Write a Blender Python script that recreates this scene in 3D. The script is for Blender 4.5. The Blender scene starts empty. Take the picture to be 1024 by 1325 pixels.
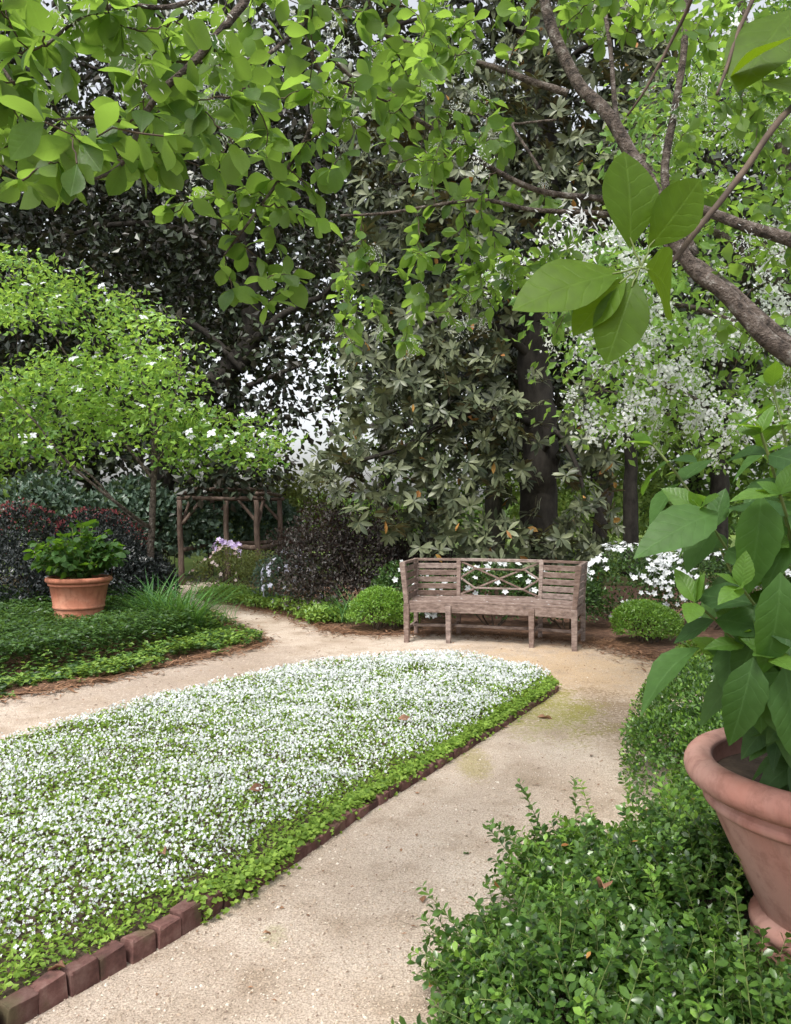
import bpy, bmesh, math, random
import numpy as np
from mathutils import Matrix, Vector
R = math.radians
rng = np.random.default_rng(7)
random.seed(7)
scene = bpy.context.scene
col = scene.collection

# ------------------------------------------------------------------ camera, sky, sun, exposure
F = 1024.0          # focal length in photograph pixels (photograph 1024 x 1325)
EYE, HOR = 1.5, 655.0
cam = bpy.data.cameras.new('camera')
cam.sensor_fit = 'HORIZONTAL'; cam.sensor_width = 36; cam.lens = 36
cam.shift_y = -(662.5 - HOR) / 1024
cam.clip_start = 0.05; cam.clip_end = 2000
cam_o = bpy.data.objects.new('camera', cam); col.objects.link(cam_o)
cam_o.location = (0, 0, EYE); cam_o.rotation_euler = (R(90), 0, 0)
scene.camera = cam_o

SUN_EL, SUN_AZ = R(58), R(-150)       # high, behind the viewer's left shoulder
world = bpy.data.worlds.new('World'); scene.world = world; world.use_nodes = True
nt = world.node_tree
bg = nt.nodes['Background']
sky = nt.nodes.new('ShaderNodeTexSky'); sky.sky_type = 'NISHITA'; sky.sun_disc = False
sky.sun_elevation = SUN_EL; sky.sun_rotation = SUN_AZ
sky.air_density = 1.0; sky.dust_density = 4.0; sky.ozone_density = 1.0
hs = nt.nodes.new('ShaderNodeHueSaturation'); hs.inputs['Saturation'].default_value = 0.22
nt.links.new(sky.outputs[0], hs.inputs['Color']); nt.links.new(hs.outputs[0], bg.inputs['Color'])
bg.inputs['Strength'].default_value = 0.15
sun = bpy.data.lights.new('sun', 'SUN'); sun.energy = 1.5; sun.angle = R(14); sun.color = (1.0, 0.95, 0.87)
sun_o = bpy.data.objects.new('sun', sun); col.objects.link(sun_o)
sd = Vector((math.sin(SUN_AZ) * math.cos(SUN_EL), math.cos(SUN_AZ) * math.cos(SUN_EL), math.sin(SUN_EL)))
sun_o.rotation_euler = sd.to_track_quat('Z', 'Y').to_euler()
sun_o.location = (0, -5, 20)
vs = scene.view_settings
vs.view_transform = 'Standard'; vs.look = 'None'; vs.gamma = 1.0; vs.use_curve_mapping = False
vs.exposure = 1.1
cy = scene.cycles
cy.use_denoising = True
cy.max_bounces = 7; cy.diffuse_bounces = 4; cy.glossy_bounces = 2; cy.transmission_bounces = 5; cy.transparent_max_bounces = 4
cy.sample_clamp_indirect = 6.0
cy.caustics_reflective = False; cy.caustics_refractive = False

def at(px, py, Y):
    """a point Y metres in front of the viewer, measured from its place in the photograph"""
    return np.array([(px - 512) / F * Y, Y, EYE - (py - HOR) / F * Y])

# ------------------------------------------------------------------ materials
def newmat(name):
    m = bpy.data.materials.new(name); m.use_nodes = True
    t = m.node_tree
    for n in list(t.nodes):
        t.nodes.remove(n)
    out = t.nodes.new('ShaderNodeOutputMaterial')
    return m, t, out
def nd(t, typ, **kw):
    n = t.nodes.new(typ)
    for k, v in kw.items():
        if k in n.inputs.keys() if isinstance(k, str) else False:
            n.inputs[k].default_value = v
        else:
            setattr(n, k, v)
    return n
def setin(n, d):
    for k, v in d.items():
        n.inputs[k].default_value = v
    return n
def rgba(c): return (c[0], c[1], c[2], 1.0)
def math_n(t, op, a, b=None, c=None):
    n = t.nodes.new('ShaderNodeMath'); n.operation = op
    for i, v in enumerate((a, b, c)):
        if v is None: continue
        if isinstance(v, (int, float)): n.inputs[i].default_value = v
        else: t.links.new(v, n.inputs[i])
    return n.outputs[0]
def mixc(t, fac, a, b):
    n = t.nodes.new('ShaderNodeMix'); n.data_type = 'RGBA'
    for s, v in ((0, fac), (6, a), (7, b)):
        if isinstance(v, (int, float)): n.inputs[s].default_value = v
        elif isinstance(v, tuple): n.inputs[s].default_value = rgba(v)
        else: t.links.new(v, n.inputs[s])
    return n.outputs[2]
def ramp(t, fac, stops):
    n = t.nodes.new('ShaderNodeValToRGB')
    e = n.color_ramp.elements
    while len(e) < len(stops): e.new(0.5)
    for el, (p, c) in zip(e, stops):
        el.position = p; el.color = rgba(c) if len(c) == 3 else c
    t.links.new(fac, n.inputs[0])
    return n.outputs[0]
def noise(t, vec, scale, detail=4, rough=0.55, dist=0.0):
    n = t.nodes.new('ShaderNodeTexNoise')
    setin(n, {'Scale': scale, 'Detail': detail, 'Roughness': rough, 'Distortion': dist})
    if vec is not None: t.links.new(vec, n.inputs['Vector'])
    return n.outputs['Fac']
def coords(t, kind='Object'):
    return t.nodes.new('ShaderNodeTexCoord').outputs[kind]
def bump(t, h, strength, dist):
    n = t.nodes.new('ShaderNodeBump'); setin(n, {'Strength': strength, 'Distance': dist})
    t.links.new(h, n.inputs['Height'])
    return n.outputs[0]

def leaf_mat(name, c0, c1, trans=0.35, tcol=None, rough=0.45, spec=0.4, vein=0.0, nv=7, slope=0.75, back=None, bstr=0.35):
    """a leaf: two-tone by its own random value, translucent, optionally veined along its own UV"""
    m, t, out = newmat(name)
    lv = t.nodes.new('ShaderNodeAttribute'); lv.attribute_name = 'lv'
    colr = mixc(t, lv.outputs['Fac'], c0, c1)
    nrm = None
    if vein > 0:
        uv = t.nodes.new('ShaderNodeUVMap'); sp = t.nodes.new('ShaderNodeSeparateXYZ')
        t.links.new(uv.outputs[0], sp.inputs[0])
        ax = math_n(t, 'ABSOLUTE', math_n(t, 'SUBTRACT', sp.outputs[0], 0.5))
        ph = math_n(t, 'MULTIPLY', math_n(t, 'SUBTRACT', sp.outputs[1], math_n(t, 'MULTIPLY', math_n(t, 'POWER', ax, 0.85), slope)), nv)
        ph = math_n(t, 'ADD', ph, math_n(t, 'MULTIPLY', noise(t, uv.outputs[0], 5.0, 2), 0.9))
        tri = math_n(t, 'ABSOLUTE', math_n(t, 'SUBTRACT', math_n(t, 'FRACT', ph), 0.5))      # 0.5 on the vein
        side = math_n(t, 'SMOOTHSTEP', tri, 0.44, 0.5) if False else math_n(t, 'MULTIPLY', math_n(t, 'MAXIMUM', math_n(t, 'SUBTRACT', tri, 0.40), 0.0), 9.0)
        mid = math_n(t, 'MULTIPLY', math_n(t, 'MAXIMUM', math_n(t, 'SUBTRACT', 0.018, ax), 0.0), 60.0)
        v = math_n(t, 'MINIMUM', math_n(t, 'ADD', math_n(t, 'MULTIPLY', side, 0.6), mid), 1.0)
        light = tuple(min(1, c * 1.7 + 0.03) for c in c1)
        colr = mixc(t, math_n(t, 'MULTIPLY', v, vein), colr, light)
        hgt = math_n(t, 'SUBTRACT', math_n(t, 'MULTIPLY', tri, -0.6), v)
        nrm = bump(t, hgt, bstr, 0.003)
    nz = noise(t, coords(t), 9.0, 3)
    hv = t.nodes.new('ShaderNodeHueSaturation')
    t.links.new(math_n(t, 'ADD', math_n(t, 'MULTIPLY', nz, 0.9), 0.55), hv.inputs['Value'])
    t.links.new(colr, hv.inputs['Color'])
    front = hv.outputs[0]
    if back is not None:
        g = t.nodes.new('ShaderNodeNewGeometry')
        front = mixc(t, g.outputs['Backfacing'], front, back)
    p = t.nodes.new('ShaderNodeBsdfPrincipled')
    setin(p, {'Roughness': rough, 'Specular IOR Level': spec})
    t.links.new(front, p.inputs['Base Color'])
    if nrm is not None: t.links.new(nrm, p.inputs['Normal'])
    tr = t.nodes.new('ShaderNodeBsdfTranslucent')
    if tcol is None: tcol = (c1[0] * 1.8, c1[1] * 1.6, c1[2] * 0.7)
    tc = t.nodes.new('ShaderNodeHueSaturation'); tc.inputs['Color'].default_value = rgba(tcol)
    t.links.new(math_n(t, 'ADD', math_n(t, 'MULTIPLY', lv.outputs['Fac'], 0.6), 0.7), tc.inputs['Value'])
    t.links.new(tc.outputs[0], tr.inputs['Color'])
    mx = t.nodes.new('ShaderNodeMixShader'); mx.inputs[0].default_value = trans
    t.links.new(p.outputs[0], mx.inputs[1]); t.links.new(tr.outputs[0], mx.inputs[2])
    t.links.new(mx.outputs[0], out.inputs[0])
    return m

def solid_mat(name, stops, scale=6, *a, vary=0.0, **k):
    m = solid_mat0(name, stops, scale, *a, **k)
    if vary:
        t = m.node_tree; p = [n for n in t.nodes if n.type == 'BSDF_PRINCIPLED'][0]; src = p.inputs['Base Color'].links[0].from_socket
        oi = t.nodes.new('ShaderNodeObjectInfo'); hv = t.nodes.new('ShaderNodeHueSaturation'); t.links.new(src, hv.inputs['Color'])
        t.links.new(math_n(t, 'ADD', math_n(t, 'MULTIPLY', oi.outputs['Random'], vary), 1 - vary * 0.6), hv.inputs['Value'])
        t.links.new(math_n(t, 'ADD', math_n(t, 'MULTIPLY', oi.outputs['Random'], -0.35), 1.05), hv.inputs['Saturation']); t.links.new(hv.outputs[0], p.inputs['Base Color'])
    return m
def solid_mat0(name, stops, scale=6, rough=0.8, bstr=0.3, bdist=0.01, stretch=(1, 1, 1), spec=0.3, detail=6, fine=0, kind='Object'):
    m, t, out = newmat(name)
    mp = t.nodes.new('ShaderNodeMapping'); mp.inputs['Scale'].default_value = stretch
    t.links.new(coords(t, kind), mp.inputs[0])
    n1 = noise(t, mp.outputs[0], scale, detail, 0.6)
    c = ramp(t, n1, stops)
    h = n1
    if fine:
        n2 = noise(t, mp.outputs[0], fine, 3, 0.6)
        h = math_n(t, 'ADD', n1, math_n(t, 'MULTIPLY', n2, 0.6))
        hv = t.nodes.new('ShaderNodeHueSaturation'); t.links.new(c, hv.inputs['Color'])
        t.links.new(math_n(t, 'ADD', math_n(t, 'MULTIPLY', n2, 0.9), 0.55), hv.inputs['Value'])
        c = hv.outputs[0]
    p = t.nodes.new('ShaderNodeBsdfPrincipled'); setin(p, {'Roughness': rough, 'Specular IOR Level': spec})
    t.links.new(c, p.inputs['Base Color'])
    t.links.new(bump(t, h, bstr, bdist), p.inputs['Normal'])
    t.links.new(p.outputs[0], out.inputs[0])
    return m

M = {}
M['fringe'] = leaf_mat('fringe_leaf', (0.025, 0.07, 0.02), (0.135, 0.23, 0.045), 0.5, (0.31, 0.5, 0.065), 0.45, 0.3, vein=0.14, nv=7, bstr=0.2, back=(0.12, 0.19, 0.06))
M['fringe_near'] = leaf_mat('fringe_near_leaf', (0.035, 0.08, 0.006), (0.075, 0.14, 0.01), 0.45, (0.2, 0.32, 0.01), 0.5, 0.18, vein=0.16, nv=6, bstr=0.2)  # darker olive copy of the fringe leaf; front lighting put into its colour
M['fringe_far'] = leaf_mat('fringe_leaf_small', (0.06, 0.15, 0.03), (0.19, 0.34, 0.075), 0.42, (0.38, 0.58, 0.09), 0.4, 0.4)
M['bright'] = leaf_mat('bright_leaf', (0.06, 0.16, 0.025), (0.27, 0.44, 0.09), 0.42, (0.44, 0.66, 0.1), 0.42, 0.35)
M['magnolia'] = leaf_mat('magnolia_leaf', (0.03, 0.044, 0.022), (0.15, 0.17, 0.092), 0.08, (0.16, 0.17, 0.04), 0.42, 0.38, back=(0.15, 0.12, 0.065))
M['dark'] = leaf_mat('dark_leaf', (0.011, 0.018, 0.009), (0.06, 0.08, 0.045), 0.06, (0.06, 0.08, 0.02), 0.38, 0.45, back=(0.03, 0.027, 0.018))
M['dead'] = leaf_mat('dry_leaf', (0.24, 0.1, 0.035), (0.42, 0.24, 0.06), 0.2, (0.5, 0.25, 0.05), 0.6, 0.3)
M['brownleaf'] = leaf_mat('fallen_leaf_brown', (0.17, 0.085, 0.05), (0.3, 0.17, 0.11), 0.1, (0.3, 0.15, 0.07), 0.7, 0.2, vein=0.3)
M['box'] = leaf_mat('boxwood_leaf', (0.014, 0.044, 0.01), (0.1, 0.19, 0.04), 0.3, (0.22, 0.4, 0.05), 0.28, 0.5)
M['boxtip'] = leaf_mat('boxwood_young_leaf', (0.09, 0.2, 0.03), (0.2, 0.34, 0.06), 0.35, (0.35, 0.55, 0.06), 0.3, 0.5)
M['hyd'] = leaf_mat('hydrangea_leaf', (0.02, 0.052, 0.016), (0.055, 0.12, 0.03), 0.36, (0.16, 0.32, 0.02), 0.5, 0.22, vein=0.2, nv=7, slope=0.9, bstr=0.3)
M['hyd_young'] = leaf_mat('hydrangea_young_leaf', (0.045, 0.11, 0.02), (0.09, 0.18, 0.03), 0.42, (0.24, 0.42, 0.03), 0.42, 0.4, vein=0.22, nv=8, slope=0.9)
M['ivy'] = leaf_mat('ground_cover_leaf', (0.012, 0.035, 0.01), (0.065, 0.13, 0.03), 0.2, (0.2, 0.36, 0.05), 0.4, 0.4)
M['ivytip'] = leaf_mat('ground_cover_young_leaf', (0.08, 0.17, 0.03), (0.2, 0.31, 0.06), 0.3, (0.35, 0.5, 0.06), 0.4, 0.4)
M['blade'] = leaf_mat('strap_leaf', (0.03, 0.1, 0.03), (0.1, 0.22, 0.06), 0.25, (0.2, 0.4, 0.06), 0.45, 0.35)
M['mazus'] = leaf_mat('carpet_leaf', (0.075, 0.15, 0.018), (0.24, 0.36, 0.06), 0.3, (0.38, 0.52, 0.05), 0.55, 0.25)
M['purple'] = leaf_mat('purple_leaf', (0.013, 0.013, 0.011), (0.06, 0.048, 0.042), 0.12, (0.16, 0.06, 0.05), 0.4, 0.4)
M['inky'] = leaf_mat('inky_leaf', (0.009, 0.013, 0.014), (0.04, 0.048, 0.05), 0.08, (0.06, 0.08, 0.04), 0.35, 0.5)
M['red'] = leaf_mat('red_tip_leaf', (0.22, 0.035, 0.05), (0.5, 0.16, 0.18), 0.25, (0.6, 0.12, 0.12), 0.45, 0.35)
M['bluegreen'] = leaf_mat('blue_green_leaf', (0.03, 0.06, 0.04), (0.11, 0.165, 0.12), 0.15, (0.2, 0.3, 0.1), 0.4, 0.4)
M['olive'] = leaf_mat('olive_leaf', (0.06, 0.08, 0.025), (0.17, 0.2, 0.07), 0.3, (0.36, 0.4, 0.08), 0.5, 0.3)
M['wood_far'] = leaf_mat('wood_leaf', (0.03, 0.065, 0.02), (0.11, 0.19, 0.05), 0.35, (0.32, 0.46, 0.08), 0.5, 0.3)
M['wood_pale'] = leaf_mat('wood_pale_leaf', (0.1, 0.17, 0.04), (0.24, 0.34, 0.09), 0.4, (0.5, 0.62, 0.14), 0.5, 0.3)
M['petal'] = leaf_mat('white_petal', (0.55, 0.58, 0.6), (0.8, 0.82, 0.84), 0.3, (0.8, 0.82, 0.82), 0.6, 0.2)
M['petal_fringe'] = leaf_mat('fringe_petal', (0.74, 0.76, 0.78), (0.88, 0.89, 0.9), 0.45, (0.85, 0.87, 0.86), 0.7, 0.1)
M['petal_lilac'] = leaf_mat('lilac_petal', (0.5, 0.38, 0.66), (0.7, 0.6, 0.82), 0.3, (0.7, 0.55, 0.85), 0.6, 0.2)
M['petal_pale'] = leaf_mat('pale_lilac_petal', (0.6, 0.6, 0.76), (0.78, 0.78, 0.88), 0.3, (0.75, 0.75, 0.9), 0.6, 0.2)
M['petal_pink'] = leaf_mat('pale_pink_petal', (0.66, 0.48, 0.48), (0.8, 0.68, 0.66), 0.3, (0.8, 0.6, 0.6), 0.6, 0.2)
M['bark'] = solid_mat('grey_brown_bark', [(0.36, (0.035, 0.028, 0.024)), (0.5, (0.11, 0.085, 0.07)), (0.58, (0.14, 0.115, 0.1)), (0.66, (0.27, 0.245, 0.22))], 26, 0.9, 1.0, 0.03, (1, 1, 1), fine=110)
M['twig'] = solid_mat('dark_twig_bark', [(0.3, (0.035, 0.025, 0.02)), (0.7, (0.12, 0.085, 0.06))], 20, 0.8, 0.3, 0.01)
M['greentwig'] = solid_mat('green_stem', [(0.3, (0.09, 0.14, 0.04)), (0.7, (0.18, 0.2, 0.07))], 15, 0.6, 0.2, 0.005)
M['darkbark'] = solid_mat('dark_magnolia_bark', [(0.3, (0.014, 0.012, 0.01)), (0.7, (0.055, 0.048, 0.04))], 9, 0.9, 0.6, 0.03, (1, 1, 0.5))
M['bench'] = solid_mat('weathered_bench_wood', [(0.3, (0.1, 0.066, 0.053)), (0.5, (0.205, 0.14, 0.115)), (0.7, (0.31, 0.235, 0.2))], 7, 0.8, 0.4, 0.006, (2, 2, 5), fine=60, vary=0.45)
M['cedar'] = solid_mat('cedar_log', [(0.3, (0.05, 0.034, 0.026)), (0.55, (0.125, 0.088, 0.07)), (0.75, (0.22, 0.175, 0.145))], 14, 0.9, 0.6, 0.02, (1, 1, 0.3), fine=60)
M['soil'] = solid_mat('dark_soil', [(0.3, (0.035, 0.024, 0.017)), (0.7, (0.1, 0.07, 0.05))], 14, 0.95, 0.6, 0.02, fine=70)
M['mulch'] = solid_mat('pine_mulch', [(0.3, (0.06, 0.034, 0.022)), (0.5, (0.13, 0.07, 0.045)), (0.75, (0.22, 0.13, 0.085))], 11, 0.95, 0.9, 0.03, fine=55)
M['straw'] = leaf_mat('pine_straw', (0.11, 0.055, 0.03), (0.3, 0.17, 0.1), 0.0, None, 0.8, 0.2)
def path_mat():
    m, t, out = newmat('sandy_gravel')
    o = coords(t)
    n1 = noise(t, o, 0.9, 5, 0.6); n2 = noise(t, o, 3.3, 5, 0.6); n3 = noise(t, o, 135, 4, 0.7); n4 = noise(t, o, 38, 4, 0.6)
    base = ramp(t, n1, [(0.32, (0.35, 0.28, 0.22)), (0.5, (0.45, 0.375, 0.31)), (0.7, (0.53, 0.465, 0.4))])
    # damp stains, mossy patches and toned areas: shapes of their own
    st = math_n(t, 'MULTIPLY', ramp(t, n2, [(0.5, (0, 0, 0)), (0.66, (1, 1, 1))]), 0.5)
    base = mixc(t, st, base, (0.235, 0.175, 0.12))
    sp = t.nodes.new('ShaderNodeSeparateXYZ'); t.links.new(o, sp.inputs[0])
    def blob(x, y, rx, ry):
        dx = math_n(t, 'DIVIDE', math_n(t, 'SUBTRACT', sp.outputs[0], x), rx)
        dy = math_n(t, 'DIVIDE', math_n(t, 'SUBTRACT', sp.outputs[1], y), ry)
        d = math_n(t, 'ADD', math_n(t, 'MULTIPLY', dx, dx), math_n(t, 'MULTIPLY', dy, dy))
        d = math_n(t, 'ADD', d, math_n(t, 'MULTIPLY', math_n(t, 'SUBTRACT', n2, 0.5), 3.2))
        d = math_n(t, 'ADD', d, math_n(t, 'MULTIPLY', math_n(t, 'SUBTRACT', n4, 0.5), 3.5))
        return math_n(t, 'MAXIMUM', math_n(t, 'MINIMUM', math_n(t, 'SUBTRACT', 1.0, d), 1.0), 0.0)
    base = mixc(t, math_n(t, 'MULTIPLY', blob(1.5, 7.2, 1.6, 1.5), 0.75), base, (0.42, 0.3, 0.18))    # tan sand by the bench, warm light painted into its colour
    base = mixc(t, math_n(t, 'MULTIPLY', blob(1.62, 5.6, 0.5, 1.1), 0.8), base, (0.2, 0.145, 0.095))
    base = mixc(t, math_n(t, 'MULTIPLY', blob(1.1, 5.85, 0.45, 0.9), 0.8), base, (0.25, 0.24, 0.06))   # moss by the bed's tip
    base = mixc(t, math_n(t, 'MULTIPLY', blob(0.45, 4.6, 0.12, 0.3), 0.6), base, (0.3, 0.26, 0.1))
    base = mixc(t, math_n(t, 'MULTIPLY', blob(-0.42, 2.75, 0.05, 0.08), 0.35), base, (0.26, 0.26, 0.1))
    base = mixc(t, math_n(t, 'MULTIPLY', blob(-2.2, 7.2, 2.0, 1.6), 0.6), base, (0.24, 0.19, 0.155))   # darker, greyer walk behind the bed
    grit = ramp(t, n3, [(0.34, (0.46, 0.42, 0.38)), (0.5, (1.0, 1.0, 1.0)), (0.66, (1.42, 1.4, 1.37))])
    mu = t.nodes.new('ShaderNodeMix'); mu.data_type = 'RGBA'; mu.blend_type = 'MULTIPLY'; mu.inputs[0].default_value = 0.8
    t.links.new(base, mu.inputs[6]); t.links.new(grit, mu.inputs[7])
    p = t.nodes.new('ShaderNodeBsdfPrincipled'); setin(p, {'Roughness': 0.95, 'Specular IOR Level': 0.15})
    t.links.new(mu.outputs[2], p.inputs['Base Color'])
    h = math_n(t, 'ADD', math_n(t, 'MULTIPLY', n4, 0.8), math_n(t, 'MULTIPLY', n3, 0.5))
    t.links.new(bump(t, h, 0.8, 0.014), p.inputs['Normal'])
    t.links.new(p.outputs[0], out.inputs[0])
    return m
M['path'] = path_mat()
def pebble_mat():
    m, t, out = newmat('grit_stone')
    lv = t.nodes.new('ShaderNodeAttribute'); lv.attribute_name = 'lv'
    c = ramp(t, lv.outputs['Fac'], [(0.0, (0.19, 0.14, 0.11)), (0.2, (0.37, 0.29, 0.22)), (0.75, (0.48, 0.4, 0.32)), (1.0, (0.6, 0.54, 0.47))])
    p = t.nodes.new('ShaderNodeBsdfPrincipled'); setin(p, {'Roughness': 0.85, 'Specular IOR Level': 0.2})
    t.links.new(c, p.inputs['Base Color']); t.links.new(p.outputs[0], out.inputs[0])
    return m
M['pebble'] = pebble_mat()
def brick_mat():
    m, t, out = newmat('old_red_brick')
    o = coords(t); g = t.nodes.new('ShaderNodeObjectInfo')
    ad = t.nodes.new('ShaderNodeVectorMath'); ad.operation = 'ADD'
    cx = t.nodes.new('ShaderNodeCombineXYZ'); t.links.new(math_n(t, 'MULTIPLY', g.outputs['Random'], 37.0), cx.inputs[0])
    t.links.new(o, ad.inputs[0]); t.links.new(cx.outputs[0], ad.inputs[1])
    n1 = noise(t, ad.outputs[0], 16, 6, 0.65); n2 = noise(t, ad.outputs[0], 90, 4, 0.6)
    c = ramp(t, n1, [(0.28, (0.055, 0.03, 0.027)), (0.5, (0.125, 0.062, 0.054)), (0.7, (0.19, 0.115, 0.1)), (0.82, (0.18, 0.15, 0.12))])
    hv = t.nodes.new('ShaderNodeHueSaturation'); t.links.new(c, hv.inputs['Color'])
    t.links.new(math_n(t, 'ADD', math_n(t, 'MULTIPLY', g.outputs['Random'], 0.5), 0.72), hv.inputs['Value'])
    n3 = noise(t, ad.outputs[0], 7, 3, 0.5)
    moss = mixc(t, ramp(t, n3, [(0.55, (0, 0, 0)), (0.75, (0.6, 0.6, 0.6))]), hv.outputs[0], (0.1, 0.105, 0.05))
    p = t.nodes.new('ShaderNodeBsdfPrincipled'); setin(p, {'Roughness': 0.9, 'Specular IOR Level': 0.2})
    t.links.new(moss, p.inputs['Base Color'])
    t.links.new(bump(t, math_n(t, 'ADD', n1, math_n(t, 'MULTIPLY', n2, 0.6)), 0.6, 0.006), p.inputs['Normal'])
    t.links.new(p.outputs[0], out.inputs[0])
    return m
M['brick'] = brick_mat()
def terra_mat(name, a, b, bloom):
    m, t, out = newmat(name)
    o = coords(t)
    n1 = noise(t, o, 3.5, 6, 0.6, 0.4); n2 = noise(t, o, 60, 4, 0.6); n3 = noise(t, o, 1.6, 4, 0.6, 0.8)
    c = ramp(t, n1, [(0.3, a), (0.65, b)])
    c = mixc(t, math_n(t, 'MULTIPLY', ramp(t, n3, [(0.48, (0, 0, 0)), (0.64, (1, 1, 1))]), 0.55), c, bloom)
    n5 = noise(t, o, 14, 6, 0.7)
    c = mixc(t, math_n(t, 'MULTIPLY', ramp(t, n5, [(0.5, (0, 0, 0)), (0.62, (1, 1, 1))]), 0.35), c, tuple(x * 0.6 for x in a))      # lime bloom
    mp = t.nodes.new('ShaderNodeMapping'); mp.inputs['Scale'].default_value = (9, 9, 1.2); t.links.new(o, mp.inputs[0])
    n4 = noise(t, mp.outputs[0], 2.2, 5, 0.6)
    c = mixc(t, math_n(t, 'MULTIPLY', ramp(t, n4, [(0.52, (0, 0, 0)), (0.7, (1, 1, 1))]), 0.45), c, tuple(x * 0.5 for x in a))    # run marks
    p = t.nodes.new('ShaderNodeBsdfPrincipled'); setin(p, {'Roughness': 0.75, 'Specular IOR Level': 0.25})
    t.links.new(c, p.inputs['Base Color'])
    t.links.new(bump(t, math_n(t, 'ADD', n2, math_n(t, 'MULTIPLY', n1, 0.5)), 0.25, 0.004), p.inputs['Normal'])
    t.links.new(p.outputs[0], out.inputs[0])
    return m
M['terra_near'] = terra_mat('weathered_terracotta', (0.31, 0.135, 0.105), (0.42, 0.2, 0.16), (0.48, 0.31, 0.265))
M['terra_far'] = terra_mat('orange_terracotta', (0.36, 0.13, 0.078), (0.45, 0.185, 0.115), (0.47, 0.26, 0.18))
def ground_mat():
    m, t, out = newmat('garden_ground')
    o = coords(t)
    n1 = noise(t, o, 0.6, 5, 0.6); n2 = noise(t, o, 25, 4, 0.6)
    c = ramp(t, n1, [(0.35, (0.055, 0.04, 0.025)), (0.55, (0.085, 0.08, 0.035)), (0.7, (0.1, 0.13, 0.04))])
    p = t.nodes.new('ShaderNodeBsdfPrincipled'); setin(p, {'Roughness': 0.95, 'Specular IOR Level': 0.1})
    t.links.new(c, p.inputs['Base Color']); t.links.new(bump(t, n2, 0.6, 0.04), p.inputs['Normal'])
    t.links.new(p.outputs[0], out.inputs[0])
    return m
M['ground'] = ground_mat()
M['lawn'] = solid_mat('far_lawn', [(0.3, (0.09, 0.15, 0.03)), (0.7, (0.2, 0.27, 0.06))], 3, 0.9, 0.5, 0.03, fine=60)

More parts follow.
